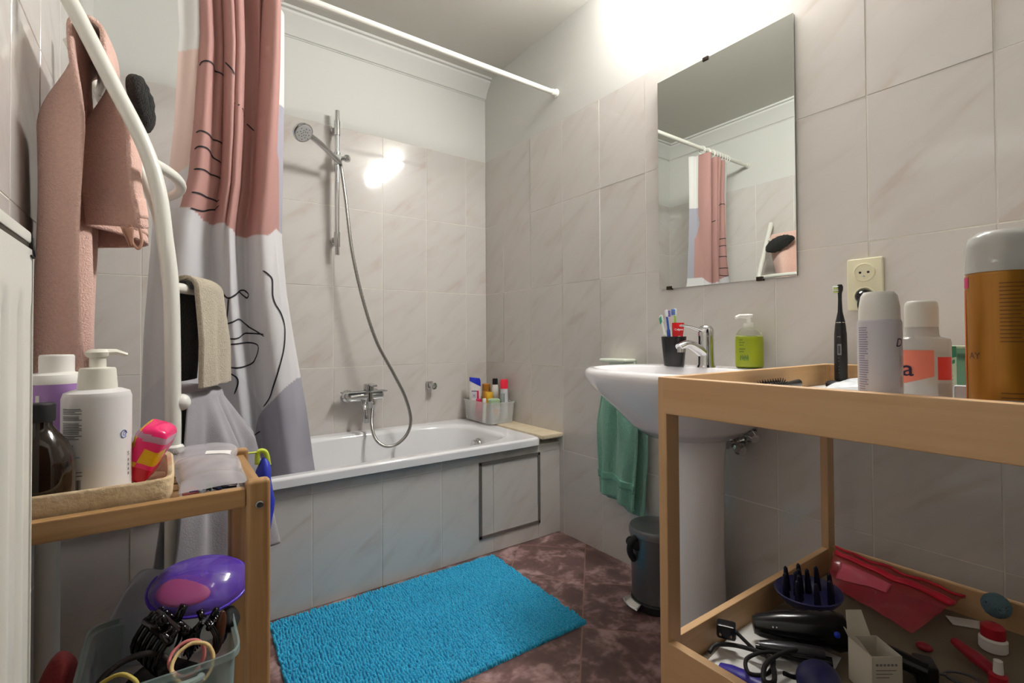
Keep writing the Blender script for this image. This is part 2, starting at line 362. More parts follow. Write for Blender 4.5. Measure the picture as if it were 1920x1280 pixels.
# ------------------------------------------------------------------ bathtub
def tub():
    t = thing('bathtub', 'white enamel bathtub along the back wall with tiled front', 'bathtub', (-.96, -.33, 0))
    n = 96; cx, cy = -.97, -.34
    def rect(x0, x1, y0, y1, z, e, cx=cx, cy=cy):
        out = []
        for j in range(n):
            a = 2 * PI * j / n; c, s_ = math.cos(a), math.sin(a)
            hx, hy = (x1 - x0) / 2, (y1 - y0) / 2; mx, my = (x0 + x1) / 2, (y0 + y1) / 2
            # superellipse in the box
            c2 = math.copysign(abs(c) ** (2 / e), c); s2 = math.copysign(abs(s_) ** (2 / e), s_)
            out.append(V((mx + hx * c2, my + hy * s2, z)))
        return out
    X0, X1, Y0, Y1 = -1.796, -.128, -.692, -.003
    L = [rect(X0, X1, Y0 + .012, Y1, .438, 30), rect(X0, X1, Y0, Y1, .442, 30), rect(X0, X1, Y0, Y1, .466, 30), rect(X0 + .004, X1 - .004, Y0 + .004, Y1 - .004, .474, 26), rect(X0 + .012, X1 - .012, Y0 + .012, Y1 - .008, .477, 22),
         rect(X0 + .055, X1 - .085, Y0 + .05, Y1 - .05, .474, 5), rect(X0 + .066, X1 - .1, Y0 + .062, Y1 - .062, .468, 4.6), rect(X0 + .075, X1 - .11, Y0 + .07, Y1 - .07, .452, 4.4),
         rect(X0 + .12, X1 - .135, Y0 + .085, Y1 - .085, .35, 4.2), rect(X0 + .2, X1 - .17, Y0 + .11, Y1 - .11, .18, 4), rect(X0 + .26, X1 - .2, Y0 + .135, Y1 - .135, .1, 3.6), rect(X0 + .32, X1 - .25, Y0 + .18, Y1 - .18, .07, 3.2), rect(X0 + .6, X1 - .5, Y0 + .3, Y1 - .3, .065, 2.5)]
    mb = MB().loops(L, cap1=True)
    build(mb, 'basin', ENAMEL, t, smooth=50)
    c = V((-.262, -.33, .395)); mb = MB().lathe(c, [(.034, 0), (.034, .006), (.03, .013), (.022, .016), (.021, .03), (.017, .033)], 28, axis=(-1, 0, .25))
    lab(build(mb, 'overflow_knob', CHROME, t), 'round chrome overflow knob')
tub()

# ------------------------------------------------------------------ shower fittings on the back wall
BX = -.888
t = thing('shower_rail', 'vertical chrome shower rail on the tiled back wall', 'shower rail', (BX, -.05, 1.35))
build(MB().tube([(BX, -.052, 1.349), (BX, -.052, 2.056)], .0105, 20), 'bar', CHROME, t)
for z in (1.425, 1.97):
    mb = MB().lathe((BX, -.003, z), [(.019, 0), (.019, .006), (.014, .012), (.013, .04)], 20, axis=(0, -1, 0)); mb.tube([(BX, -.052, z - .035), (BX, -.052, z + .035)], .0145, 20)
    build(mb, 'bracket', CHROME, t)
hz = 1.82
mb = MB().tube([(BX, -.052, hz - .03), (BX, -.052, hz + .03)], .016, 18); mb.lathe((BX + .012, -.06, hz), [(.011, 0), (.011, .022), (.017, .026), (.019, .036), (.016, .046), (.008, .05)], 18, axis=(.75, -.65, 0))
mb.tube([(BX, -.06, hz), (BX - .004, -.095, hz - .004)], .013, 14)
build(mb, 'slider', CHROME, t)
hb = V((BX - .002, -.105, hz - .035)); hd = onY(566, 246, -.24)
mb = MB(); ax = (hd - hb); mid = hb + ax * .5 + V((0, 0, .012))
pts = spline([hb, hb + ax * .25 + V((0, 0, .006)), mid, hb + ax * .8 + V((0, 0, .01)), hd], 6)
hs = thing('hand_shower', 'chrome hand shower with round spray head clipped to the shower rail', 'shower head', hb)
build(mb.tube(pts, [.0115 + .002 * math.sin(i / len(pts) * PI) for i in range(len(pts))], 16), 'handle', CHROME, hs)
dn = V((.3, -.66, -.66)).normalized()   # spray direction: down and into the room
mb = MB().lathe(hd - dn * .014, [(.012, 0), (.03, .003), (.04, .012), (.043, .022), (.043, .028), (.038, .031)], 32, axis=dn)
hh_ = build(mb, 'head', CHROME, hs)
mb = MB().lathe(hd - dn * .014, [(.0375, .0305), (.036, .033), (.001, .0335)], 32, axis=dn)
for k in range(18):
    a = k * 2.4; q = Matrix.Rotation(a, 3, dn) @ dn.orthogonal().normalized() * (.006 + .0015 * k); mb.ball(hd + dn * .0195 + q, .0018, 6, 1)
lab(build(mb, 'spray_face', [mat('spray_grey', (170, 170, 168), .4), MATTEBLK], hh_), 'grey spray face with rubber nozzles')
# mixer
MX = -.757; t = thing('bath_mixer', 'chrome single lever bath mixer on the back wall below shower rail', 'mixer', (MX, -.05, .62))
mb = MB(); mb.tube([(MX - .085, -.066, .652), (MX - .075, -.066, .652), (MX - .04, -.066, .654), (MX + .04, -.066, .656), (MX + .085, -.066, .656), (MX + .094, -.066, .656)], [.014, .023, .025, .025, .022, .012], 24)
mb.lathe((MX + .02, -.066, .63), [(.02, -.035), (.024, -.02), (.027, 0), (.027, .04), (.026, .05)], 24)
build(mb, 'body', CHROME, t)
for s in (-1, 1): build(MB().lathe((MX + s * .068, -.003, .655), [(.03, 0), (.03, .008), (.02, .016), (.017, .05)], 24, axis=(0, -1, 0)), 'wall_rosette', CHROME, t)
mb = MB().lathe((MX + .02, -.066, .681), [(.026, 0), (.027, .028), (.024, .035), (.01, .037)], 24); mb.box((MX + .008, -.155, .706), (MX + .032, -.06, .717), .004, R=None)
build(mb, 'lever', CHROME, t)
mb = MB(); mb.box((MX - .115, -.1, .676), (MX + .105, -.045, .681), .002); build(mb, 'top_shelf', STEEL, t)
mb = MB().tube(spline([(MX - .01, -.075, .63), (MX - .012, -.1, .605), (MX - .01, -.112, .56), (MX - .008, -.112, .53)], 6), [.012] * 19, 14, flat=.6)
build(mb, 'spout', CHROME, t)
build(MB().lathe((MX + .035, -.075, .594), [(.009, 0), (.012, .006), (.013, .02), (.012, .036)], 18), 'hose_outlet', CHROME, t)
# hose: falls from the holder, loops over the bath edge and up to the mixer
px = [(634, 296, .09), (641, 322, .1), (648, 372, .11), (660, 470, .12), (680, 560, .13), (706, 640, .15), (738, 700, .17), (760, 745, .19), (770, 785, .2), (764, 812, .2), (745, 832, .2), (722, 836, .19), (704, 822, .16), (697, 795, .11), (695, 768, .08)]
hp = [onY(x, y, -d) for x, y, d in px]; hp[0] = hb + V((.002, -.001, -.004)); hp[-1] = V((MX + .035, -.075, .594))
mb = MB(); sp = spline(hp, 26); mb.tube(sp, [.0072 + (.0009 if i % 2 else 0) for i in range(len(sp))], 10)
single(mb, 'shower_hose', mat('hose_metal', (168, 166, 162), .25, 1), 'long grey metal shower hose looping down over the bathtub', 'hose', hp[-1], smooth=60)
# small wall holder
p = onY(809, 722, -.035); t = thing('wall_holder', 'small square chrome wall holder on back wall above bathtub', 'holder', (p.x, 0, p.z))
build(MB().box((p.x - .017, -.022, p.z - .02), (p.x + .017, -.002, p.z + .02), .003), 'plate', CHROME, t)
mb = MB().lathe((p.x, -.02, p.z), [(.011, 0), (.011, .018), (.018, .022), (.019, .038), (.015, .038), (.013, .026)], 8, axis=(.25, -1, -.1)); build(mb, 'socket', CHROME, t)

# ------------------------------------------------------------------ curtain rod + curtain
RY, RZ = -.657, 2.146
t = thing('curtain_rod', 'white shower curtain rod spanning above the bathtub front', 'rod', (-.9, RY, RZ))
build(MB().tube([(XL, RY, RZ), (0, RY, RZ)], .0125, 20), 'rod', WMETAL, t)
for x, s in ((0, -1), (XL, 1)): build(MB().lathe((x, RY, RZ), [(.021, 0), (.021, .006), (.0165, .012), (.0155, .03), (.013, .032)], 24, axis=(s, 0, 0)), 'end_cap', WMETAL, t)
def lerp(tab, z):
    if z >= tab[0][0]: return tab[0][1]
    for (a, b), (c, d) in zip(tab, tab[1:]):
        if z >= c: return b + (d - b) * (a - z) / (a - c)
    return tab[-1][1]
CXL = [(2.1, -1.545), (1.9, -1.535), (1.6, -1.548), (1.45, -1.562), (1.3, -1.60), (.95, -1.622), (.62, -1.63), (.5, -1.6), (.3, -1.555)]
CXR = [(2.1, -1.228), (1.3, -1.226), (1.1, -1.204), (.85, -1.166), (.44, -1.1), (.3, -1.085)]
CY = [(2.1, -.657), (1.3, -.64), (.7, -.585), (.5, -.54), (.3, -.53)]
def sm(a, b, x): x = max(0, min(1, (x - a) / (b - a))); return x * x * (3 - 2 * x)
def curt(s, z):
    x = lerp(CXL, z) + (lerp(CXR, z) - lerp(CXL, z)) * s
    top = sm(.9, 1.9, z); A = .030 * top * (.3 + .7 * sm(.3, .52, s)); B = .02 + .016 * (1 - top)
    env = sm(.0, .16, s) * (1 - .35 * sm(.9, 1, s))
    g = s + .05 * math.sin(s * 9 + z * 1.3)
    y = A * math.sin(2 * PI * 8.2 * g + .5 + .4 * math.sin(z * 2)) * env + B * math.sin(2 * PI * 3.1 * g + .9 + (z - 1.2) * .5) * (.35 + .65 * env)
    # the deep fold right of the middle
    k = math.exp(-((s - (.66 + .02 * (1.5 - z))) / .035) ** 2) * (.35 + .65 * top); y += .055 * k
    y += .075 * sm(.9, 1, s) * sm(.5, 1.2, z)
    x += .35 * A * math.cos(2 * PI * 8.2 * g + .5) * env
    return V((x, lerp(CY, z) + y, z))
def curt_col(s, z):
    WH = (226, 224, 222); LP = (226, 200, 190); RO = (182, 138, 132); GR = (168, 166, 178); LI = (204, 203, 208); DG = (164, 162, 172); WL = (220, 218, 220)
    bz = 1.318 - .03 * sm(.45, .62, s) + .035 * sm(.8, .95, s) + .03 * (1 - sm(.2, .4, s))
    if z > bz:
        if s < .18 + .03 * math.sin(z * 3): c = WH if z > 1.845 + .12 * (s - .05) else (LP if z > 1.47 + .35 * (s - .1) else WL)
        elif s > .925 - .03 * sm(1.75, 1.5, z): c = WH if z > 1.775 else (GR if z > 1.50 + 2 * (1 - s) or s > .965 else RO)
        else: c = RO
        return c
    # lower part: pale ground, a lilac band and a darker grey disc at the lower right
    x = s * .52; d = math.hypot(x - .545, (z - .55) * .85)
    if d < .215: return DG
    if math.hypot(x - .17, (z - .62) * .8) < .2 and z < .95: return LI
    return WL if s > .66 else (212, 211, 214)
def curtain():
    t = thing('shower_curtain', 'shower curtain in rose, white and grey with black line drawing of a face', 'curtain', (-1.4, RY, .4))
    nu, nv = 300, 330; zt, zb = 2.112, .30
    mb = MB(); mb.grid(lambda u, w: curt(u, zb + (zt - zb) * w), nu, nv)
    nbase = len(mb.v)
    # drawn lines laid onto the cloth
    c8 = lambda L: [(280 + x / 3.047, 500 + y / 3.047) for x, y in L]; c1 = lambda L: [(x / 2.667, y / 2.667) for x, y in L]
    lines = [c8(l) for l in ([(413, 135), (430, 165), (455, 180), (480, 165), (510, 140), (540, 135), (568, 155), (560, 178), (535, 165), (510, 145), (485, 165), (460, 178), (440, 172), (415, 140)],
        [(453, 182), (450, 240), (442, 320), (436, 370), (448, 405), (480, 412), (510, 405), (540, 382), (580, 380), (655, 385)],
        [(413, 308), (435, 326), (470, 318), (510, 300), (540, 322), (600, 360), (658, 398)], [(412, 320), (395, 355), (365, 383), (390, 400), (413, 418)],
        [(415, 440), (470, 443), (560, 433), (610, 440), (625, 465), (610, 520), (585, 552), (530, 573), (470, 575), (430, 555), (415, 525)],
        [(418, 570), (430, 595), (470, 612), (500, 635), (505, 670), (487, 728)], [(648, 22), (675, 40), (700, 70), (703, 120), (705, 170), (720, 215), (750, 265), (770, 330), (773, 400), (765, 480), (740, 580), (710, 680), (690, 745), (653, 800)],
        [(568, 962), (600, 960), (637, 940)])]
    lines += [c1(l) for l in ([(1000, 330), (1010, 312), (1040, 306), (1065, 325), (1085, 360), (1118, 383)], [(1128, 312), (1150, 335), (1172, 375)], [(1175, 498), (1220, 570), (1275, 655)],
        [(982, 665), (1000, 655), (1025, 660), (1060, 695), (1110, 723)], [(975, 748), (990, 735), (1020, 735), (1050, 760), (1075, 795), (1103, 815)], [(970, 848), (1000, 845), (1030, 855), (1060, 875), (1103, 892)],
        [(958, 962), (990, 965), (1030, 985), (1065, 998), (1100, 1000)], [(953, 1040), (985, 1050), (1020, 1055), (1060, 1048), (1100, 1028)])]
    def inv(x, y):
        best = None
        for i in range(121):
            s = i / 120; z = CAM.z + (632 - y) / F * 1.5
            for _ in range(3):
                q = pj(curt(s, z)); z += (q[1] - y) / F * 1.5
            q = pj(curt(s, z)); P = curt(s, z); dd = abs(q[0] - x) + 60 * max(0, P.y + .62) 
            if best is None or dd < best[0]: best = (dd, s, z)
        _, s, z = best
        for _ in range(8):
            q = pj(curt(s, z)); s2 = s + .002; g = (pj(curt(s2, z))[0] - q[0]) / .002
            if abs(g) < 60: g = math.copysign(60, g)
            st = (x - q[0]) / g; s = max(0, min(1, s + max(-.01, min(.01, st)))); z += (q[1] - y) / F * 1.5
        return s, z
    for ln in lines:
        sz = [V((*inv(x, y), 0)) for x, y in ln]; P = []
        for q in spline(sz, 7):
            p = curt(q.x, q.y); ds = curt(q.x + .004, q.y) - p; dz = curt(q.x, q.y + .004) - p; nn = dz.cross(ds).normalized()
            if nn.y > 0: nn = -nn
            P.append((p, nn))
        vs = []; k = len(P)
        for i, (p, nn) in enumerate(P):
            d = P[min(k - 1, i + 1)][0] - P[max(0, i - 1)][0]; sd = d.cross(nn).normalized(); w = .0026 * min(1, .35 + min(i, k - 1 - i) * .3)
            vs += [p + sd * w + nn * .0017, p - sd * w + nn * .0017]
        mb.add(vs, [(2 * i, 2 * i + 1, 2 * i + 3, 2 * i + 2) for i in range(k - 1)], 1)
    cm = bpy.data.materials.new('curtain_cloth'); cm.use_nodes = True; N = cm.node_tree.nodes; L = cm.node_tree.links; b = N['Principled BSDF']
    vc = N.new('ShaderNodeVertexColor'); vc.layer_name = 'print'; L.new(vc.outputs[0], b.inputs['Base Color']); b.inputs['Roughness'].default_value = .75
    tr = N.new('ShaderNodeBsdfTranslucent'); L.new(vc.outputs[0], tr.inputs[0]); mx = N.new('ShaderNodeMixShader'); mx.inputs[0].default_value = .18
    L.new(b.outputs[0], mx.inputs[1]); L.new(tr.outputs[0], mx.inputs[2]); L.new(mx.outputs[0], N['Material Output'].inputs[0])
    o = build(mb, 'cloth', [cm, mat('print_black', (28, 26, 32), .7)], t, smooth=180, recalc=False)
    ca = o.data.color_attributes.new('print', 'FLOAT_COLOR', 'POINT')
    for j in range(nv):
        z = zb + (zt - zb) * j / (nv - 1)
        for i in range(nu): ca.data[j * nu + i].color = lin(curt_col(i / (nu - 1), z))
    for k in range(12):
        s = .03 + .94 * k / 11; p = curt(s, zt)
        c = V((p.x, RY, RZ - .006)); pts = [c + V((0, math.sin(a) * .021, math.cos(a) * .026 - .004)) for a in [2 * PI * q / 20 for q in range(20)]]
        build(MB().tube(pts, .0022, 6, closed=True), 'ring', WPLAST, t)
curtain()

# ------------------------------------------------------------------ washbasin on its pedestal
BY = -1.538; ZR = .842
def basin():
    t = thing('washbasin', 'white ceramic washbasin on pedestal below the mirror', 'sink', (-.2, BY, 0))
    n = 72; a0, d0 = .325, .50
    def outl(k, z, xo=0, e=2.5, kd=None):
        out = []; kd = k if kd is None else kd
        for j in range(n):
            th = 2 * PI * j / n; c, s = math.cos(th), math.sin(th)
            y = a0 * k * math.copysign(abs(c) ** (2 / e), c); x = math.copysign(abs(s) ** (2 / e), s)
            x = -.225 - (.275 * kd * x if x > 0 else .222 * kd * x) + xo
            out.append(V((min(x, -.002), BY + y, z)))
        return out
    def bowl(k, z, xo=0):
        out = []
        for j in range(n):
            th = 2 * PI * j / n; c, s = math.cos(th), math.sin(th); e = 2.2
            y = .27 * k * math.copysign(abs(c) ** (2 / e), c); x = math.copysign(abs(s) ** (2 / e), s)
            out.append(V((-.305 - .165 * k * x + xo, BY + y, z)))
        return out
    L = [outl(.40, .635, .02, 2.2, .55), outl(.55, .67, .015, 2.2, .7), outl(.74, .725, .01, 2.3, .82), outl(.9, .772, .0, 2.4, .93), outl(.975, .80, 0, 2.5), outl(1, .814), outl(1, .824), outl(.985, .835), outl(.955, .841), outl(.91, ZR),
         bowl(1.03, ZR), bowl(1, ZR - .004), bowl(.96, ZR - .025), bowl(.86, .76), bowl(.68, .715), bowl(.4, .695), bowl(.1, .69)]
    build(MB().loops(L, cap0=True, cap1=True), 'basin', CERAM, t, smooth=60)
    P = []
    for z, k in ((0, 1.12), (.02, 1.12), (.05, 1.02), (.3, .95), (.55, 1.0), (.645, 1.08)):
        P.append([V((-.19 - .088 * k * math.sin(2 * PI * j / 40), BY + .088 * k * math.cos(2 * PI * j / 40), z)) for j in range(40)])
    build(MB().loops(P, cap0=True, cap1=True), 'pedestal', CERAM, t, smooth=60)
    return t
basin()
# tap
tp = V((-.118, -1.535, ZR - .001)); t = thing('basin_tap', 'chrome single lever tap on the washbasin', 'tap', tp)
mb = MB().lathe(tp, [(.029, 0), (.029, .004), (.026, .01), (.0245, .06), (.024, .1)], 28)
sd = V((-.86, .25, 0)).normalized()
sp = spline([tp + V((0, 0, .045)) + sd * .01, tp + sd * .05 + V((0, 0, .07)), tp + sd * .08 + V((0, 0, .077)), tp + sd * .108 + V((0, 0, .067))], 6)
mb.tube(sp, [.021 - .006 * i / len(sp) for i in range(len(sp))], 18, flat=.75); build(mb, 'body', CHROME, t, smooth=50)
mb = MB().lathe(tp + sd * .1 + V((0, 0, .051)), [(.0115, 0), (.0115, .015)], 18); build(mb, 'aerator', CHROME, t)
mb = MB().lathe(tp + V((0, 0, .1)), [(.0245, 0), (.025, .012), (.024, .026), (.017, .036), (.004, .039)], 28)
mb.tube(spline([tp + V((0, 0, .118)) + sd * .015, tp + sd * .06 + V((0, 0, .132)), tp + sd * .098 + V((0, 0, .137))], 6), [.013 - .004 * i / 12 for i in range(13)], 14, flat=.45); build(mb, 'lever', CHROME, t, smooth=50)
# valves and trap under the basin
t = thing('angle_valve', 'dark chrome angle valves on the tiled wall behind the pedestal', 'valve', (-.04, -1.59, .6))
for k, (y, z) in enumerate(((-1.615, .638), (-1.575, .592))):
    mb = MB().lathe((-.002, y, z), [(.027, 0), (.027, .006), (.013, .012), (.013, .05), (.018, .052), (.018, .07)], 20, axis=(-1, 0, 0)); mb.lathe((-.045, y, z), [(.009, 0), (.009, .03), (.018, .032), (.021, .045), (.015, .058)], 14, axis=(-.3, -.8, -.25))
    mb.tube(spline([(-.06, y, z + .01), (-.065, y + .005, z + .06), (-.07, BY - .07, .632)], 6), .0055, 8); build(mb, 'valve', CHROME, t)
# soap shelf on the wall behind the basin rim
mb = MB(); mb.box((-.075, -1.145, .838), (-.002, -1.005, .853), .006); mb.box((-.018, -1.145, .80), (-.002, -1.005, .845), .005)
single(mb, 'soap_dish', mat('pale_green_ceramic', (222, 230, 214), .25), 'pale green soap dish on right wall behind washbasin edge', 'soap dish', (-.03, -1.075, .8))

# cup with toothbrushes and toothpaste
cp = V((-.155, -1.438, ZR + .001)); t = thing('tumbler', 'black tumbler holding toothbrushes on washbasin', 'cup', cp)
build(MB().lathe(cp, [(.031, 0), (.033, .002), (.041, .096), (.041, .1), (.0385, .1), (.0385, .096), (.031, .006)], 32), 'cup', mat('black_cup', (20, 20, 22), .3), t)
def tbrush(x, y, top, col, headcol, brist, label, side):
    b = cp + V((x * .3, y * .3, .008)); p = cp + V((x * .88, y * .88, top)); mid = b.lerp(p, .62)
    t = thing('toothbrush', label, 'toothbrush', b, None)
    ptz = spline([b, b.lerp(mid, .5), mid, mid.lerp(p, .5) + V((.001, 0, 0)), p], 5)
    r = [.0052] * 8 + [.0058] * 5 + [.0036] * 5 + [.0032] * 3; mb = MB().tube(ptz, r[:len(ptz)], 10)
    build(mb, 'handle', [mat(label[:12] + 'a', col, .35)], t)
    d = (p - mid).normalized(); mb = MB().tube([p - d * .002, p + d * .006, p + d * .02, p + d * .024], [.004, .0066, .0066, .003], 12, flat=.5); hd_ = build(mb, 'head', mat(label[:12] + 'b', headcol, .35), t)
    mb = MB()
    for i in range(5):
        for j in (-1, 0, 1):
            q = p + d * (.003 + .0042 * i) + V((0, 0, 0)); sdv = d.cross(V(side)).normalized(); q += sdv * j * .0035; mb.tube([q, q + V(side).normalized() * .012], .0014, 5)
    build(mb, 'bristles', mat('bristle%d' % brist[0], brist, .6), hd_)
    return t
tbrush(-.036, .026, .15, (232, 236, 230), (230, 240, 236), (60, 160, 130), 'white toothbrush with green bristles leaning left in the black tumbler', (-.3, .4, -.8))
tbrush(-.012, .022, .168, (44, 88, 180), (232, 234, 240), (110, 90, 190), 'blue handled toothbrush with purple bristles in the black tumbler', (.8, -.4, -.1))
tbrush(.008, .0, .172, (166, 214, 92), (240, 242, 244), (40, 110, 200), 'lime green and white toothbrush standing in the black tumbler', (-.7, .5, 0))
# toothpaste tube, flat end up
t = thing('toothpaste_tube', 'red toothpaste tube standing in the black tumbler', 'toothpaste', cp + V((.014, -.012, .02)))
c0 = cp + V((.008, -.006, .025)); ux = V((.78, -.6, 0)).normalized(); uy = V((.6, .78, 0)).normalized()
L = []
for z, hw, th in ((0, .011, .011), (.02, .0135, .0125), (.05, .0155, .011), (.085, .0185, .007), (.108, .0205, .003), (.122, .0205, .0012)):
    L.append([c0 + ux * hw * math.copysign(abs(math.cos(g)) ** .6, math.cos(g)) + uy * th * math.sin(g) + V((0, 0, z)) + ux * z * .04 for g in [2 * PI * j / 24 for j in range(24)]])
RED = mat('toothpaste_red', (206, 30, 34), .3); mb = MB().loops(L, cap0=True, cap1=True)
build(mb, 'tube', RED, t)
mb = MB(); fo = c0 - uy * .0105 + V((0, 0, .098)); text_flat(mb, 'Colgate', .0092, fo - ux * .0165 + ux * .006 + V((0, 0, -.002)), ux, (0, 0, 1), 0, bold=.0003)
mb.tube([c0 - uy * .0125 + ux * (math.cos(g) * .011 + .005) + V((0, 0, .064 + .012 * math.sin(g))) for g in [2 * PI * q / 28 for q in range(28)]], .0007, 5, closed=True)
for k in range(3): text_y = .05 - .008 * k; mb.box(c0 - uy * .0128 + ux * (-.006 + .002 * k) + V((0, 0, text_y)), c0 - uy * .0128 + ux * (.008 - .002 * k) + V((0, 0, text_y + .001)))
lab(build(mb, 'print', mat('print_white', (245, 240, 238), .5), t, recalc=False), 'white printed lettering')
# soap pump
s0 = V((-.066, -1.652, ZR + .001)); t = thing('soap_dispenser', 'clear pump bottle of yellow green hand soap on washbasin', 'soap bottle', s0)
CLEAR = mat('clear_plastic', (240, 244, 236), .06, trans=1, ior=1.2)
body = [(.036, 0), (.040, .003), (.041, .01), (.041, .088), (.038, .104), (.03, .118), (.018, .126), (.014, .13)]
build(MB().lathe(s0, body, 32, sx=1, sy=1), 'bottle', CLEAR, t, smooth=60)
build(MB().lathe(s0 + V((0, 0, .002)), [(.034, 0), (.039, .003), (.0401, .01), (.0401, .088), (.0385, .096)], 32), 'soap', mat('soap_green', (186, 196, 44), .2, var=(20, (164, 180, 36), .4)), t)
mb = MB().lathe(s0 + V((0, 0, .124)), [(.0155, 0), (.0155, .016), (.008, .018), (.006, .034), (.012, .035), (.013, .042), (.01, .045)], 24); mb.tube([s0 + V((0, 0, .162)), s0 + V((-.028, .016, .163)), s0 + V((-.038, .022, .158))], [.008, .006, .005], 12); build(mb, 'pump', WPLAST, t)
mb = MB(); a = camang(s0)
for i, (w, z) in enumerate(((.3, .086), (.45, .078), (.36, .07), (.5, .058), (.4, .05))):
    for k in range(4): arcpatch(mb, s0, .0413, a - .75 + w * k / 4, a - .75 + w * (k + .7) / 4, s0.z + z, s0.z + z + .004, 0, 3)
for k in range(5): mb.add([V((s0.x + math.cos(g) * .0413, s0.y + math.sin(g) * .0413, s0.z + z)) for g, z in ((a - .7 + k * .13, .03 + .006 * (k % 2)), (a - .6 + k * .13, .022), (a - .55 + k * .13, .034), (a - .64 + k * .13, .044))], [(0, 1, 2, 3)], 0)
lab(build(mb, 'print', mat('print_green', (92, 120, 22), .5), t, recalc=False), 'dark green printed lettering')

# ------------------------------------------------------------------ mirror, outlet
t = thing('wall_mirror', 'frameless rectangular mirror on tiled right wall above the washbasin', 'mirror', (-.01, -1.52, 1.125))
build(MB().box((-.0115, -1.772, 1.125), (-.0065, -1.27, 1.928)), 'glass', mat('mirror_silver', (222, 226, 222), .004, 1), t, smooth=0)
build(MB().box((-.0064, -1.771, 1.126), (-.0012, -1.271, 1.927)), 'backing', mat('mirror_back', (70, 78, 72), .5), t)
for y, z in ((-1.477, 1.926), (-1.315, 1.127), (-1.66, 1.127)): build(MB().box((-.0155, y - .011, z - .007), (-.0008, y + .011, z + .007), .002), 'clip', mat('clip_dark', (52, 44, 36), .35, .6), t)
IV = mat('ivory_plastic', (232, 226, 196), .35)
oy, oz = -1.947, 1.083; t = thing('wall_outlet', 'cream double socket outlet on tiled right wall beside mirror', 'socket', (0, oy, oz))
fp_ = build(MB().box((-.0135, oy - .042, oz - .071), (-.0005, oy + .042, oz + .071), .004), 'faceplate', IV, t)
for z in (oz + .032, oz - .033):
    mb = MB().lathe((-.0125, oy, z), [(.026, 0), (.0255, .004), (.0225, .0045), (.0215, .0018), (.02, .0014), (.001, .0014)], 32, axis=(-1, 0, 0), mi=0)
    for s in (-1, 1): mb.lathe((-.0137, oy + s * .0095, z), [(.0032, 0), (.0032, .0008), (.001, .0009)], 10, axis=(-1, 0, 0), mi=1)
    mb.lathe((-.0125, oy, z - .011), [(.0024, 0), (.0024, .009), (.001, .01)], 10, axis=(-1, 0, 0), mi=2)
    build(mb, 'socket', [IV, MATTEBLK, CHROME], fp_)
pz = oz - .033; t = thing('charger_plug', 'black charger plug in the lower hole of the cream outlet', 'plug', (-.015, oy, pz))
mb = MB().lathe((-.0145, oy, pz), [(.0195, 0), (.0195, .012), (.016, .02), (.011, .026), (.006, .03)], 24, axis=(-1, 0, 0)); build(mb, 'plug', mat('glossy_black', (16, 15, 15), .12), t)
build(MB().tube(spline([(-.04, oy, pz - .004), (-.046, oy + .003, pz - .03), (-.03, oy - .012, pz - .1), (-.012, oy - .02, pz - .18), (-.012, oy - .02, .84)], 8), .003, 8), 'cord', MATTEBLK, t)

# ------------------------------------------------------------------ green towel + pedal bin
TERRY = lambda name, c, c2, rough=.95: mat(name, c, rough, bump=(300, .9, (1, 1, 1), .005), var=(150, c2, .55), sheen=.3)
def hang_towel():
    x0 = -.05
    t = thing('hand_towel', 'green terry hand towel hanging from wall hook beside washbasin', 'towel', (x0, -1.1, .25))
    def layer(y0, y1, zt, zb, xo, amp, ph, gather):
        def fn(u, w):
            z = zt + (zb - zt) * w; k = gather + (1 - gather) * min(1, w * 2.2 + .12) ** .7
            yc = -1.115; y = yc + ((y0 + (y1 - y0) * u) - yc) * k
            x = x0 + xo + amp * math.sin(u * 2 * PI * 2.3 + ph + w * .6) * (1 - .35 * w) + .004 * math.sin(u * 23 + w * 7)
            return V((min(x, -.012), y + .006 * math.sin(w * 5 + u * 3), z + .018 * math.sin(u * 3 + ph) * w - .02 * u * w))
        return fn
    mb = MB().grid(layer(-1.0, -1.2, .775, .285, -.035, .017, .4, .55), 60, 80)
    build(mb, 'front_fold', TERRY('towel_green', (138, 190, 168), (108, 166, 142)), t, solid=.009, smooth=180)
    mb = MB().grid(layer(-.985, -1.222, .775, .26, .01, .012, 1.4, .6), 60, 80)
    build(mb, 'back_fold', MATS['towel_green'], t, solid=.009, smooth=180)
    zb = .35; fn = layer(-1.0, -1.2, .775, .285, -.0415, .017, .4, .55)
    build(MB().grid(lambda u, w: fn(u, .8 + .06 * w), 60, 6), 'woven_band', mat('towel_green_band', (122, 176, 154), .8, bump=(300, .4)), t, solid=.006, smooth=180)
    mb = MB().lathe((-.002, -1.11, .765), [(.014, 0), (.014, .006), (.006, .01), (.005, .06), (.009, .066), (.002, .07)], 16, axis=(-1, 0, .25)); 
    single(mb, 'wall_hook', CHROME, 'small chrome wall hook carrying the green towel', 'hook', (-.02, -1.11, .765))
hang_towel()
bc = V((-.152, -1.352, 0)); t = thing('pedal_bin', 'small dark grey pedal bin on the floor beside pedestal', 'bin', bc)
BIN = mat('bin_metal', (110, 112, 114), .3, .7); LIDM = mat('bin_lid', (120, 120, 122), .3, .5)
build(MB().lathe(bc + V((0, 0, .03)), [(.08, 0), (.083, .004), (.088, .215), (.089, .22)], 40), 'body', BIN, t)
build(MB().lathe(bc, [(.08, 0), (.086, .004), (.086, .026), (.082, .031)], 40), 'base', MATTEBLK, t)
build(MB().lathe(bc + V((0, 0, .249)), [(.091, 0), (.093, .004), (.093, .02), (.088, .028), (.06, .036), (.002, .039)], 40), 'lid', LIDM, t)
d = V((-.92, .28, 0)).normalized(); sdv = V((-d.y, d.x, 0))
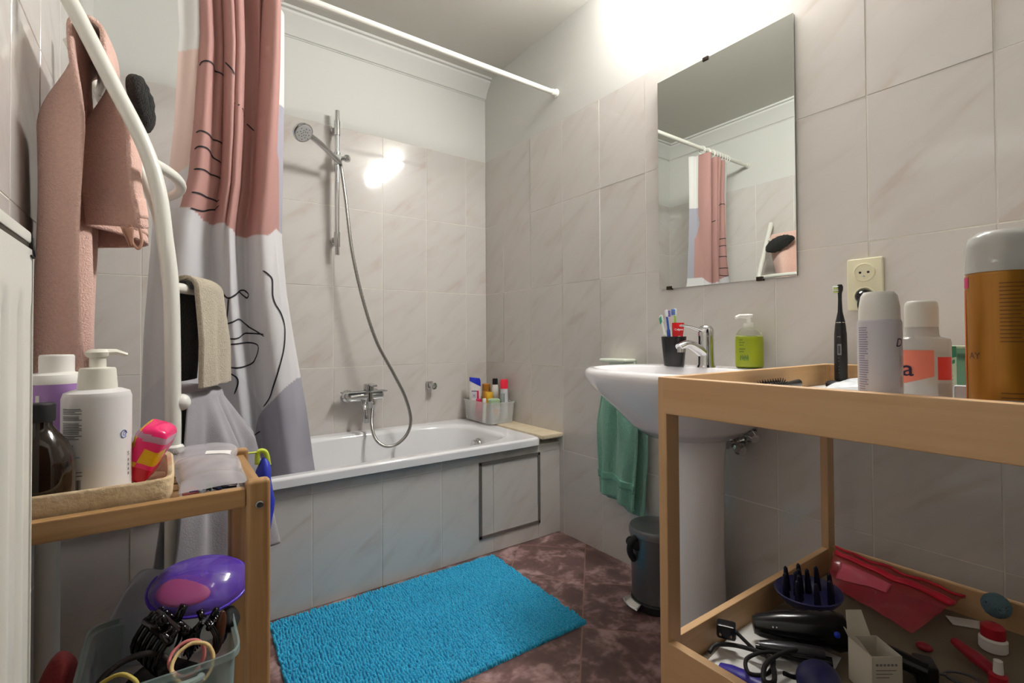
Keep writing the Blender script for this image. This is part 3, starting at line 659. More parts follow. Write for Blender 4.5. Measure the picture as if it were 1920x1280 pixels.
mb = MB().tube(spline([bc + d * .088 + sdv * .012 + V((0, 0, .25)), bc + d * .108 + sdv * .012 + V((0, 0, .235)), bc + d * .108 + sdv * .006 + V((0, 0, .2)), bc + d * .089 + V((0, 0, .17))], 6), .011, 12); mb.tube([bc + d * .09 + V((0, 0, .225)) - sdv * .025, bc + d * .09 + V((0, 0, .225)) + sdv * .025], .016, 12); build(mb, 'handle', MATTEBLK, t)
mb = MB().grid(lambda u, w: bc + Matrix.Rotation((u - .5) * .8, 3, 'Z') @ d * (.088 + .03 * w) + V((0, 0, .03 - .012 * w)), 14, 6); lab(build(mb, 'pedal', CHROME, t, solid=.004), 'shiny metal pedal')
build(MB().lathe(bc + V((0, 0, .249)), [(.0, -.001), (.0895, -.001)], 40, cap=False), 'rim_ring', STEEL, t)

# ------------------------------------------------------------------ bath mat: chenille tufts in rows
def bathmat():
    A = V((-.412, -.70, 0)); B = V((-1.285, -.69, 0)); C = V((-.435, -1.295, 0)); ex = (B - A); ey = (C - A)
    mb = MB(); nx, ny = 100, 60
    mb.grid(lambda u, w: A + ex * u + ey * w + V((0, 0, .001 + .002 * (0 < u < 1 and 0 < w < 1))), 40, 30)
    rnd = random.Random(2)
    for j in range(ny):
        for i in range(nx):
            u = (i + .5) / nx + rnd.uniform(-.0012, .0012) + .002 * math.sin(j * .7); w = (j + .5) / ny + rnd.uniform(-.0018, .0018)
            c = A + ex * u + ey * w; h = .012 + .0035 * rnd.random() + .0025 * noise.noise(V((u * 9, w * 7, 1))); a = rnd.uniform(-.45, .45)
            rx, ry = .0040 * rnd.uniform(.85, 1.15), .0056 * rnd.uniform(.85, 1.15); ca, sa = math.cos(a), math.sin(a); lean = V((rnd.uniform(-.003, .003), rnd.uniform(-.003, .003), 0))
            vs = []
            for z, k, lf in ((.002, .95, 0), (h * .6, 1.05, .6), (h * .92, .62, 1)):
                for q in range(6):
                    g = 2 * PI * q / 6; x, y = rx * k * math.cos(g), ry * k * math.sin(g); vs.append(c + V((x * ca - y * sa, x * sa + y * ca, z)) + lean * lf)
            vs.append(c + V((0, 0, h)) + lean)
            fs = [(r * 6 + q, r * 6 + (q + 1) % 6, r * 6 + 6 + (q + 1) % 6, r * 6 + 6 + q) for r in (0, 1) for q in range(6)] + [(12 + q, 12 + (q + 1) % 6, 18) for q in range(6)]
            mb.add(vs, fs)
    single(mb, 'bath_mat', mat('mat_blue', (36, 178, 220), .9, var=(6, (24, 164, 208), .5), sheen=.3), 'turquoise blue chenille bath mat on the brown floor', 'bath mat', (-.85, -1.0, 0), smooth=180, recalc=False)
bathmat()

# ------------------------------------------------------------------ lamp: long tube fitting high on the right wall, above the picture
LY0, LY1, LZ = -1.84, -1.22, 2.37
t = thing('wall_lamp', 'white box shaped wall lamp high on right wall above mirror', 'lamp', (-.03, (LY0 + LY1) / 2, LZ))
build(MB().box((-.02, LY0 - .012, LZ - .06), (-.003, LY1 + .012, LZ + .075), .003), 'housing', WMETAL, t)
LAMP = mat('lamp_glow', (255, 250, 240), .4, emit=((255, 253, 250), 140))
build(MB().box((-.088, LY0, LZ - .05), (-.02, LY1, LZ + .065), .012, seg=3), 'diffuser', LAMP, t)
# ================================================================== towel radiator on the left wall
NY, FY = -1.19, -.83
TP = [(-1.5515, 0.0), (-1.5515, .40), (-1.5515, .753), (-1.5555, 1.03), (-1.567, 1.157), (-1.5795, 1.26), (-1.605, 1.353), (-1.6575, 1.469), (-1.71, 1.585), (-1.745, 1.655), (-1.766, 1.70)]
t = thing('towel_radiator', 'white tubular towel radiator with curved posts standing off the left wall', 'towel radiator', (-1.56, -1.0, 0))
for y in (NY, FY):
    p3 = [V((x, y, z)) for x, z in TP]; sp = spline(p3[2:], 8); mb = MB().tube(sp, .0148, 20); mb.tube([(-1.5515, y, .716), (-1.5515, y, .753)], .0148, 20); build(mb, 'post', WMETAL, t, smooth=60)
    mb = MB().tube([(-1.5515, y, .002), (-1.5515, y, .712)], .0152, 18); mb.lathe((-1.5515, y, 0), [(.026, 0), (.026, .006), (.016, .012)], 20); build(mb, 'foot_pipe', mat('pipe_white', (206, 204, 194), .4), t)
def rung(z, bulge):
    x0 = [lerp([(b, a) for a, b in reversed(TP)], z)][0]
    def B(u):
        y = NY + (FY - NY) * u; return V((x0 + bulge * 4 * u * (1 - u), y, z))
    return B
R1, R2, R3, R4 = rung(1.055, .082), rung(.805, .09), rung(1.32, .06), rung(1.58, .02)
for B in (R1, R2, R3, R4):
    mb = MB().tube([B(i / 24) for i in range(25)], .0115, 14)
    rg_ = build(mb, 'rung', WMETAL, t, smooth=60)
    if B is R2: kn_ = rg_
mb = MB().ball(R2(.03) + V((.004, -.004, 0)), .0185, 18); build(mb, 'knob', WPLAST, kn_, smooth=180)
mb = MB().lathe((-1.5515, NY, .70), [(.02, 0), (.021, .004), (.021, .012), (.017, .016)], 20); build(mb, 'collar', WPLAST, t)

def drape(B, out, u0, u1, Lf, Lb, r, amp, nf, ph=0, flare=0, ruf=.0, seed=1, nu=70, nv=110, sp=0, wfold=1, bfl=1, nt=1):
    def fn(u, w):
        s = -Lb + (Lf + Lb) * w; b = B(u0 + (u1 - u0) * u); b2 = B(u0 + (u1 - u0) * u + .01); tg = (b2 - b).normalized(); out = V((tg.y, -tg.x, 0)).normalized(); fl_ = flare * 4 * min(.5, u) * (1 - min(.5, u))
        h = PI * r / 2
        if abs(s) < h: a = s / r; off = r * math.sin(a); z = r * math.cos(a); dep = 0
        else: off = math.copysign(r, s); dep = abs(s) - h; z = -dep
        k = min(1, dep / .12); f = math.sin(2 * PI * nf * u + ph + .5 * math.sin(dep * 5 + seed)) + .4 * math.sin(2 * PI * nf * 2.3 * u + ph * 2 + dep * 3)
        off += math.copysign(1, s) * (amp * (nt + (1 - nt) * sm(0, .3, u)) * (f * .6 + .55) * (k if s > 0 else k * wfold) + (fl_ if s > 0 else flare * bfl) * dep)
        q = b + out * off + V((0, 0, z)) + tg * (sp * dep * (u - .5) * 2)
        q += noise.noise_vector(V((u * 4, dep * 6, seed))) * ruf * k
        return q
    return fn
OUT = V((1, -.15, 0)).normalized()
# pink bath towel over the top rung
PINK = TERRY('towel_pink', (240, 200, 186), (226, 182, 166)); PINKB = mat('towel_pink_band', (226, 186, 172), .8, bump=(260, .4))
t = thing('bath_towel', 'long pink terry bath towel draped over the top rung of towel radiator', 'towel', (-1.7, -1.0, .5))
def ptowel(u, w):
    # w 0 = bottom of the long wall-side half, 1 = bottom of the short room-side half
    Lb, Lf, r = .98, .44, .026; s = -Lb + (Lb + Lf) * w; b = R4(.09 + .8 * u); h = PI * r / 2
    if abs(s) < h: a = s / r; off = r * math.sin(a); z = r * math.cos(a); dep = 0
    else: off = math.copysign(r, s); dep = abs(s) - h; z = -dep
    k = sm(0, .22, dep)
    if s < 0:
        f = math.sin(2 * PI * 2.4 * u + 1 + dep * .5); x = b.x + off * (1 - k) + (-1.744 - b.x) * k + .036 * f * k + .005 * math.sin(u * 21 + dep * 9) * k; x = max(x, XL + .012)
    else:
        f = math.sin(2 * PI * 1.6 * u + .2 + dep * 2.2); x = b.x + off * (1 - k) + (-1.664 + .012 * sm(.2, .44, dep) - b.x) * k + .049 * f * k + .007 * math.sin(u * 19 + dep * 14) * k
    y = b.y - .012 * k * math.sin(dep * 6) + (.02 if s > 0 else -.012) * dep * (1 - 2 * u)
    return V((x, y, b.z + z + .012 * math.sin(u * 5) * (dep > 0) * k))
build(MB().grid(ptowel, 80, 190), 'towel', PINK, t, solid=.009, smooth=180)
def band(u, w):
    q = ptowel(u, .955 + .03 * w); return q + V((.0035, 0, 0))
build(MB().grid(band, 80, 6), 'hem_band', PINKB, t, solid=.006, smooth=180)
e = ptowel(.0, 1.0); mb = MB().tube(spline([e + V((-.012, 0, .004)), e + V((-.01, -.003, -.03)), e + V((0, -.004, -.045)), e + V((.006, -.002, -.03)), e + V((.002, 0, .002))], 6), .0022, 6); mb.grid(lambda u, w: e + V((-.03 + .022 * u + .015 * w * (1 - u), -.002 + .004 * math.sin(u * 6), -.04 * w)), 8, 10)
build(mb, 'hanging_loop', mat('loop_beige', (190, 146, 126), .8), t, solid=.0015)
# black wash mitt lying over the top of the pink towel
mb = MB()
c = at(250, 190, 1.2); c.x = -1.618
def mitt(u, w):
    a = 2 * PI * u; k = math.sin(PI * min(.999, max(.001, w))) ** .55; L = .17
    y = (w - .5) * L; prof = V((.026 * math.cos(a) * k, 0, .056 * math.sin(a) * k * (1 - .35 * w)))
    q = V((c.x, c.y + .0, c.z)) + prof + V((-.022 * (w - .5), -y, .05 * (w - .5)))
    return q + noise.noise_vector(q * 60) * .005
mb.grid(mitt, 40, 40, closed_u=True)
single(mb, 'wash_mitt', mat('mitt_black', (24, 26, 22), .95, bump=(300, 1, (1, 1, 1), .012), sheen=.1), 'black fuzzy wash mitt lying over the top of the pink towel', 'wash mitt', c, smooth=180)
# beige bath towel, dark towel and grey cloth on the lower rungs
t = thing('beige_towel', 'beige ribbed terry towel hanging on towel radiator above the grey cloth', 'towel', (-1.49, -1.05, .7))
fb = drape(R1, OUT, .09, .72, .262, .041, .026, .011, 1.9, 1.2, .02, .004, 3, wfold=0)
build(MB().grid(fb, 80, 110), 'towel', TERRY('towel_beige', (192, 181, 160), (168, 156, 134)), t, solid=.011, smooth=180)
t = thing('dark_towel', 'blackish green towel hanging behind the beige towel', 'towel', (-1.55, -1.05, .45))
dk = drape(R1, OUT, .08, .9, .0265, .235, .0165, .003, 2.3, .4, .05, .002, 5, wfold=1)
build(MB().grid(dk, 60, 90), 'towel', TERRY('towel_dark', (26, 30, 22), (18, 20, 14)), t, solid=.006, smooth=180)
t = thing('grey_cloth', 'light grey jersey cloth draped over the lower rung of towel radiator', 'cloth', (-1.47, -1.0, .4))
fg = drape(R2, OUT, .04, .92, .42, .38, .0165, .04, 5.2, .3, .2, .006, 7, sp=.12, wfold=.35, bfl=.1, nt=.1)
build(MB().grid(fg, 130, 110), 'cloth', mat('cloth_grey', (158, 155, 160), .9, bump=(300, .25), var=(14, (146, 143, 150), .6)), t, solid=.0022, smooth=180)
# grey-white pipe in the corner by the bath
mb = MB().tube([(-1.772, -1.02, .001), (-1.772, -1.02, .74)], .021, 20)
single(mb, 'heating_pipe', MATS['pipe_white'], 'white vertical heating pipe at left wall behind the bamboo shelf', 'pipe', (-1.772, -1.02, 0))

# ================================================================== panel radiator, near left
RX, RYE = -1.69, -1.693
t = thing('panel_radiator', 'white fluted panel radiator on left wall beside the bamboo shelf', 'radiator', (-1.74, -2.2, .15))
def rpanel(u, w):
    y = -2.72 + (RYE - .004 + 2.72) * u; z = .16 + (1.045 - .16) * w
    ph = ((RYE - .022 - y) % .06) / .06; g = max(0, 1 - abs(ph - .5) / .3); g = g * g * (3 - 2 * g); e = sm(.985, .955, z) * sm(.2, .23, z)
    return V((RX - .013 * g * e, y, z))
build(MB().grid(rpanel, 520, 60), 'front_panel', WMETAL, t, smooth=60)
mb = MB().box((-1.778, -2.72, .16), (RX - .022, RYE - .012, 1.03), .004); build(mb, 'rear_panel', WMETAL, t)
mb = MB().box((-1.775, -2.722, 1.052), (RX - .001, RYE, 1.066), .003)
for k in range(28): mb.box((-1.765, -2.70 + k * .0365, 1.066), (RX - .02, -2.70 + k * .0365 + .02, 1.068))
build(mb, 'top_grille', WMETAL, t)
mb = MB().box((-1.775, RYE - .003, .165), (RX + .001, RYE, 1.04), .001); mb.box((-1.775, RYE - .003, 1.04), (RX - .012, RYE, 1.066), .001); build(mb, 'side_cover', WMETAL, t)
mb = MB().box((RX - .006, -2.72, 1.04), (RX - .003, RYE - .003, 1.0525)); lab(build(mb, 'top_slot_shade', mat('slot_shade', (58, 52, 42), .8), t), 'dark strip painted for the shade under the grille')  # dark strip put into the gap as its shade
mb = MB().tube(spline([V((RX + .001, RYE - .006, 1.058)), V((RX + .002, RYE - .009, 1.045)), V((RX + .002, RYE - .004, 1.036)), V((RX + .001, RYE - .014, 1.037))], 5), .0012, 6); build(mb, 'clip', MATTEBLK, t)
for y in (-1.95, -2.5): build(MB().box((XL + .003, y - .02, .4), (-1.775, y + .02, .8)), 'wall_mount', WMETAL, t)

# ================================================================== bamboo shelf unit
CX0, CX1, CY0, CY1, CZ = -1.797, -1.428, -1.614, -1.335, .7216
t = thing('bamboo_shelf', 'small bamboo shelf unit in front of the bathtub at left wall', 'shelf', (-1.6, -1.475, 0))
pw, pd = .035, .022
def post(x, y):
    mb = MB().box((x, y, 0), (x + pw, y + pd, CZ), .007, seg=3); return build(mb, 'post', BAMB[2], t)
for x in (CX0, CX1 - pw):
    for y in (CY0, CY1 - pd): post(x, y)
for y in (CY0 + .002, CY1 - .02):
    for z0, z1 in ((.6815, .7105), (.19, .22)): build(MB().box((CX0 + pw, y, z0), (CX1 - pw, y + .018, z1), .003), 'rail', BAMB[0], t)
for x in (CX0 + .008, CX1 - .027):
    for z0, z1 in ((.6815, .7105), (.19, .22)): build(MB().box((x, CY0 + pd, z0), (x + .018, CY1 - pd, z1), .002), 'side_rail', BAMB[1], t)
for z in (.684, .2):
    for k in range(5):
        y = CY0 + .03 + k * .045; build(MB().box((CX0 + .027, y, z), (CX1 - .028, y + .034, z + .012), .002), 'slat', BAMB[0], t)
mb = MB()
mb.lathe((CX1 - .0165, CY0 - .001, .683), [(.0058, 0), (.0058, .0015), (.0045, .0025), (.0028, .0025), (.0024, .0008), (.0003, .0008)], 16, axis=(0, -1, 0)); build(mb, 'screw', STEEL, t)

# cream basket tray on it
TX0, TX1, TY0, TY1, TZ0, TZ1 = -1.760, -1.553, -1.588, -1.360, .6985, .7375
t = thing('storage_tray', 'cream quilted tray holding bottles on the bamboo shelf', 'tray', ((TX0 + TX1) / 2, (TY0 + TY1) / 2, TZ0))
def rr(x0, x1, y0, y1, z, r=.02, n=48):
    out = []
    for j in range(n):
        a = 2 * PI * j / n; c, s = math.cos(a), math.sin(a); e = 9
        out.append(V(((x0 + x1) / 2 + (x1 - x0) / 2 * math.copysign(abs(c) ** (2 / e), c), (y0 + y1) / 2 + (y1 - y0) / 2 * math.copysign(abs(s) ** (2 / e), s), z)))
    return out
d = .009; mb = MB().loops([rr(TX0 + .004, TX1 - .006, TY0 + .004, TY1 - .004, TZ0), rr(TX0, TX1 - .002, TY0, TY1, TZ0 + .01), rr(TX0, TX1, TY0 - .001, TY1, TZ1 - .004), rr(TX0 + .003, TX1 - .003, TY0 + .003, TY1 - .003, TZ1), rr(TX0 + d, TX1 - d, TY0 + d, TY1 - d, TZ1 - .003), rr(TX0 + d + .002, TX1 - d - .002, TY0 + d + .002, TY1 - d - .002, TZ0 + .006)], cap0=True, cap1=True)
mb.wob(30, .0008, 4); build(mb, 'tray', mat('cream_fabric', (222, 200, 166), .9, bump=(120, .6), var=(26, (190, 158, 116), .6, (1, 1, 2.4))), t, smooth=60)
ZB = TZ0 + .007
# white pump bottle
def bars(mb, ctr, r, a0, a1, z0, z1, n, mi, rnd, fill=.55):
    for k in range(n):
        z = z0 + (z1 - z0) * k / n; e = a1 - (a1 - a0) * rnd.choice((0, 0, .05, .12, .3)); arcpatch(mb, ctr, r, a0, e, z, z + (z1 - z0) / n * fill, mi, 6)
wc = V((-1.651, -1.478, ZB)); a = camang(wc); rnd = random.Random(1)
t = thing('pump_bottle', 'large white pump bottle with small print in the cream tray', 'bottle', wc)
build(MB().lathe(wc, [(.038, 0), (.042, .004), (.0425, .012), (.0425, .148), (.040, .156), (.030, .16), (.024, .161)], 44), 'body', mat('bottle_white', (226, 224, 224), .35), t, smooth=30)
mb = MB().lathe(wc + V((0, 0, .161)), [(.0245, 0), (.0245, .004), (.0225, .03), (.021, .032), (.0105, .033), (.0105, .048), (.014, .05), (.0155, .056), (.012, .06), (.003, .061)], 32)
hd2 = V((math.cos(a + 1.7), math.sin(a + 1.7), 0)); mb.tube([wc + V((0, 0, .216)), wc + hd2 * .022 + V((0, 0, .217)), wc + hd2 * .036 + V((0, 0, .212))], [.011, .008, .005], 14, flat=.6); build(mb, 'pump', mat('pump_cream', (230, 226, 214), .4), t, smooth=40)
mb = MB(); R_ = .0429
for z0, z1, n in ((.127, .136, 4), (.118, .125, 3), (.098, .115, 7), (.09, .097, 3)): bars(mb, (wc.x, wc.y), R_, a - 1.12, a - .42, wc.z + z0, wc.z + z1, n, 0, rnd)
bars(mb, (wc.x, wc.y), R_, a - 1.1, a - .62, wc.z + .08, wc.z + .083, 1, 0, rnd); bars(mb, (wc.x, wc.y), R_, a - .95, a - .45, wc.z + .063, wc.z + .066, 1, 1, rnd); bars(mb, (wc.x, wc.y), R_, a - 1.05, a - .4, wc.z + .036, wc.z + .044, 3, 0, rnd)
k = a - .85
while k < a - .45:
    wd = rnd.choice((.012, .02, .03)); arcpatch(mb, (wc.x, wc.y), R_, k, k + wd, wc.z + .014, wc.z + .031, 2, 2); k += wd + rnd.choice((.012, .02))
arcpatch(mb, (wc.x, wc.y), R_, a - 1.1, a - .86, wc.z + .01, wc.z + .03, 0, 4)
mb.tube([V((wc.x + math.cos(a + .82 + .12 * math.cos(g)) * (R_ + .0002), wc.y + math.sin(a + .82 + .12 * math.cos(g)) * (R_ + .0002), wc.z + .091 + .0058 * math.sin(g))) for g in [2 * PI * q / 24 for q in range(22)]], .0005, 5, mi=3)
text_round(mb, 'G', .009, (wc.x, wc.y), R_, a + .77, wc.z + .088, 3); text_round(mb, 'S', .009, (wc.x, wc.y), R_, a + 1.0, wc.z + .056, 2)
for q in range(4): arcpatch(mb, (wc.x, wc.y), R_, a + 1.02, a + 1.08, wc.z + .047 - .007 * q, wc.z + .051 - .007 * q, 0, 2)
lab(build(mb, 'print', [mat('print_grey', (120, 118, 118), .6), mat('print_blue', (150, 180, 210), .6), mat('print_dark', (70, 68, 70), .6), mat('print_royal', (70, 100, 180), .6)], t, recalc=False), 'grey and blue small print')
# purple bottle
pc = V((-1.7065, -1.413, ZB)); a = camang(pc); t = thing('purple_bottle', 'purple bottle with white shoulder and cap behind the pump bottle', 'bottle', pc)
build(MB().lathe(pc, [(.036, 0), (.040, .004), (.0405, .166), (.0405, .168)], 40), 'body', mat('purple_soap', (166, 128, 190), .3), t, smooth=30)
build(MB().lathe(pc + V((0, 0, .168)), [(.0405, 0), (.0405, .006), (.037, .014), (.022, .017), (.021, .02)], 40), 'shoulder', WPLAST, t, smooth=40)
build(MB().lathe(pc + V((0, 0, .186)), [(.0215, 0), (.0215, .024), (.020, .027), (.001, .0275)], 32), 'cap', WPLAST, t)
mb = MB(); arcpatch(mb, (pc.x, pc.y), .0408, a - .62, a - .5, pc.z + .1, pc.z + .152, 0, 4); arcpatch(mb, (pc.x, pc.y), .0409, a - .78, a - .74, pc.z + .143, pc.z + .147, 1, 3); build(mb, 'print', [WPLAST, MATS['print_dark']], t, recalc=False)
# amber bottle
ac = V((-1.706, -1.540, ZB)); t = thing('amber_bottle', 'dark amber glass bottle with black cap beside the radiator', 'bottle', ac)
build(MB().lathe(ac, [(.033, 0), (.037, .004), (.0375, .06), (.036, .074), (.029, .094), (.019, .108), (.013, .118), (.013, .128)], 40), 'body', mat('amber_glass', (28, 17, 9), .08, coat=.3), t, smooth=60)
build(MB().lathe(ac + V((0, 0, .124)), [(.0155, 0), (.016, .003), (.016, .022), (.014, .025), (.001, .025)], 28), 'cap', MATTEBLK, t)
jc = at(56, 892, .62); jc.z = ZB; jc = V((-1.674, -1.572, ZB)); 
# pink pack of sanitary towels
pk = V((-1.588, -1.45, ZB + .052)); Rk = Rz(-.25) @ Ry(.45) @ Rx(.1)
t = thing('pad_pack', 'pink and yellow foil pack of pads leaning in the cream tray', 'pack', pk)
def pack(sx, sy, sz, e=5):
    def fn(u, w):
        a_ = 2 * PI * u; b_ = PI * (w - .5); f = lambda v: math.copysign(abs(v) ** (2 / e), v)
        q = V((sx * f(math.cos(b_)) * f(math.cos(a_)), sy * f(math.cos(b_)) * f(math.sin(a_)), sz * f(math.sin(b_)))); q += noise.noise_vector(q * 45) * .0035
        return pk + Rk @ q
    return fn
pf = pack(.023, .032, .047); mb = MB().grid(pf, 56, 40, closed_u=True)
for i, f in enumerate(mb.f):
    c_ = Rk.transposed() @ ((mb.v[f[0]] + mb.v[f[2]]) / 2 - pk)
    if abs(c_.z - .55 * c_.x + .008) < .0065 and c_.y < -.0: mb.m[i] = 1
    elif c_.z > .026 and c_.z < .036: mb.m[i] = 3
    elif c_.x < -.017 and c_.z > -.01: mb.m[i] = 1
    elif c_.z < -.02: mb.m[i] = 2
    if abs(c_.z + .008) < .005 and abs(c_.x) < .008 and c_.y < -.02: mb.m[i] = 4
build(mb, 'wrapper', [mat('foil_pink', (232, 40, 110), .22), mat('foil_yellow', (228, 178, 24), .25), mat('foil_red', (196, 20, 50), .25), mat('foil_grey', (186, 140, 160), .25), BLACK], t, smooth=180)
# clear zip bag with hair clips
HAZE = mat('hazy_film', (204, 200, 206), .25, alpha=.52, spec=.5)
zb0 = .6975
def bag(u, w):
    x0 = -1.55 + .004 * math.sin(w * 5); x1 = -1.456; x = x0 + (x1 - x0) * u + (.0 if w < .5 else .006 * math.sin(w * 9)); y = -1.585 + .235 * w
    th = (.022 * math.sin(PI * min(1, max(0, u))) ** .35) * (1 - .55 * w) * (min(1, w * 12 + .05)) + .0145
    return x, y, zb0 + th + .012 * sm(.1, .5, w) + .006 * sm(.6, 1, w) + .0014 * noise.noise(V((x * 40, y * 40, 1)))
mb = MB().grid(lambda u, w: V(bag(u, w)), 44, 50)
mb.grid(lambda u, w: V((-1.55 + .004 * math.sin(w * 5) + (.094 - .004 * math.sin(w * 5)) * u, -1.585 + .235 * w, zb0 + .0008 + .026 * sm(.55, 1, w))), 44, 50)
t = thing('zip_bag', 'clear plastic zip bag with white label lying on the bamboo shelf', 'bag', (-1.5, -1.47, zb0))
build(mb, 'film', HAZE, t, smooth=180, recalc=False)
q = lambda u, w: V(bag(.5 + .42 * u, .52 + .16 * w)) + V((0, 0, .0012)); build(MB().grid(q, 12, 6), 'label', mat('label_white', (236, 234, 230), .6), t, recalc=False, smooth=180)
rnd = random.Random(8)
for k, (nm, cc) in enumerate((('pink', (212, 120, 120)), ('purple', (84, 70, 128)), ('steel', (150, 156, 168)), ('teal', (70, 120, 110)), ('dark blue', (40, 44, 84)), ('lilac', (150, 140, 190)), ('black', (28, 28, 30)))):
    p = V((-1.535 + .0085 * k + .002, -1.566 + .012 * (k % 2), zb0 + .0105)); R = Rz(.5 * k) @ Rx(.3)
    mb = MB(); mb.tube([p + R @ V((-.012, 0, 0)), p + R @ V((0, .002, .003)), p + R @ V((.012, 0, 0))], [.002, .0045, .002], 8, flat=.6); mb.tube([p + R @ V((-.011, -.002, -.003)), p + R @ V((.011, -.002, -.003))], .0018, 6)
    single(mb, 'hair_clip', mat('clip_%s' % nm, cc, .25), '%s hair clip inside the clear zip bag' % nm, 'hair clip', p, 'hair clips in the zip bag')
# blue bag and sponge beyond the shelf
bp_ = at(494, 935, 1.03); t = thing('blue_pouch', 'bright blue pouch with lime top hanging behind the bamboo post', 'pouch', bp_)
mb = MB().ball(bp_ + V((0, 0, .0)), (.019, .03, .088), 24); mb.wob(30, .006, 2); build(mb, 'pouch', mat('pouch_blue', (30, 50, 170), .5, bump=(90, .4)), t, smooth=180)
mb = MB().tube(spline([bp_ + V((-.012, .0, .075)), bp_ + V((-.01, 0, .1)), bp_ + V((.004, 0, .098)), bp_ + V((.01, 0, .07))], 6), .005, 10); lab(build(mb, 'strap', mat('lime', (196, 214, 70), .5), t, smooth=180), 'lime green strap')
mb = MB().tube([bp_ + V((-.008, 0, .1)), V((CX1 - pw + .01, CY1 + .001, .708))], .0022, 6); build(mb, 'loop', mat('lime', (0, 0, 0)), t)
sc_ = V((-1.352, -.668, .517)); mb = MB(); rnd = random.Random(4)
for k in range(90):
    n_ = V((rnd.gauss(0, 1), rnd.gauss(0, 1), rnd.gauss(0, 1))).normalized(); o_ = n_.orthogonal().normalized(); o2 = n_.cross(o_); c_ = sc_ + n_ * .022
    mb.tube([c_ + (o_ * math.cos(g) + o2 * math.sin(g)) * .013 + n_ * .005 * math.sin(3 * g) for g in [2 * PI * q / 9 for q in range(9)]], .0022, 4, closed=True)
single(mb, 'bath_pouf', mat('pouf_green', (112, 128, 118), .8), 'grey green mesh bath pouf on bathtub rim before the curtain', 'sponge', sc_ - V((0, 0, .04)), smooth=180)

# lower shelf of the bamboo unit
LZ2 = .2125
BINM = mat('bin_plastic', (168, 190, 188), .3, alpha=.42)
t = thing('plastic_bin', 'cloudy plastic storage bin on lower bamboo shelf', 'bin', (-1.6, -1.475, LZ2))
bx0, bx1, by0, by1, bz1 = -1.668, -1.468, -1.588, -1.366, .452
tp_ = .012; mb = MB().loops([rr(bx0 + tp_ + .002, bx1 - tp_ - .002, by0 + tp_ + .002, by1 - tp_ - .002, LZ2 + .004), rr(bx0 + tp_, bx1 - tp_, by0 + tp_, by1 - tp_, LZ2 + .004), rr(bx0 + .003, bx1 - .003, by0 + .003, by1 - .003, bz1 - .01), rr(bx0 - .003, bx1 + .003, by0 - .003, by1 + .003, bz1 - .009), rr(bx0 - .003, bx1 + .003, by0 - .003, by1 + .003, bz1), rr(bx0, bx1, by0, by1, bz1)], cap0=True)
build(mb, 'box', BINM, t, solid=.0016, smooth=40)
mb = MB().tube(spline([(-1.61, by0 - .003, bz1 - .018), (-1.60, by0 - .017, bz1 - .014), (-1.53, by0 - .017, bz1 - .014), (-1.52, by0 - .003, bz1 - .018)], 6), .0055, 10); build(mb, 'handle', mat('handle_grey', (176, 196, 192), .35), t)
# translucent lid leaning at the back
t = thing('bin_lid', 'cloudy plastic lid leaning back behind the storage bin', 'lid', (-1.66, -1.4, .4))
cTL, cTR, cBR, cBL = at(258, 1062, .875), at(348, 1074, .86), at(318, 1225, .86), at(140, 1290, .86)
lnn = (cTR - cTL).cross(cBL - cTL).normalized()
def lidf(u, w):
    # rounded rectangle: pull the corners in
    a_, b_ = 2 * u - 1, 2 * w - 1; r_ = math.sqrt(max(1e-6, a_ * a_ + b_ * b_)); mxx = max(abs(a_), abs(b_)); q4 = (abs(a_) ** 5 + abs(b_) ** 5) ** .2 if r_ > 1e-3 else 1; k_ = mxx / q4 if q4 > 1e-6 else 1
    a2, b2 = a_ * k_, b_ * k_; u2, w2 = (a2 + 1) / 2, (b2 + 1) / 2
    return cTL * (1 - u2) * (1 - w2) + cTR * u2 * (1 - w2) + cBL * (1 - u2) * w2 + cBR * u2 * w2 - lnn * .012 * (1 - sm(.8, 1, q4 * k_ if 0 else mxx)) * (1 if lnn.dot(CAM - cTL) < 0 else -1)
build(MB().grid(lidf, 36, 36), 'lid', mat('lid_plastic', (186, 190, 206), .25, alpha=.66), t, solid=.002, smooth=180)
# purple visor
vc = V((-1.512, -1.418, .497)); Rv = Rz(.12) @ Ry(.06) @ Rx(.55)
mb = MB().grid(lambda u, w: vc + Rv @ V((.078 * math.cos(2 * PI * u) * math.sin(w * 1.5), .058 * math.sin(2 * PI * u) * math.sin(w * 1.5), .03 * math.cos(w * 1.5))), 44, 16, closed_u=True)
PURP = mat('purple_clear', (104, 70, 190), .08, alpha=.62, coat=.5)
t = thing('purple_visor', 'translucent purple rounded visor lying on top of storage bin', 'visor', vc); build(mb, 'shell', PURP, t, solid=.002, smooth=180)
mb = MB().tube([vc + Rv @ V((.079 * math.cos(g), .059 * math.sin(g), .001)) for g in [2 * PI * q / 40 for q in range(40)]], .003, 8, closed=True); build(mb, 'rim', mat('purple_rim', (86, 60, 190), .15), t, smooth=180)
mb = MB().grid(lambda u, w: vc + Rv @ V((-.02 + .05 * math.cos(2 * PI * u) * math.sin(w * 1.5), -.014 + .034 * math.sin(2 * PI * u) * math.sin(w * 1.5), .018 + .012 * math.cos(w * 1.5))), 30, 10, closed_u=True); build(mb, 'pink_lens', mat('pink_clear', (190, 90, 130), .1, alpha=.6), t, smooth=180)
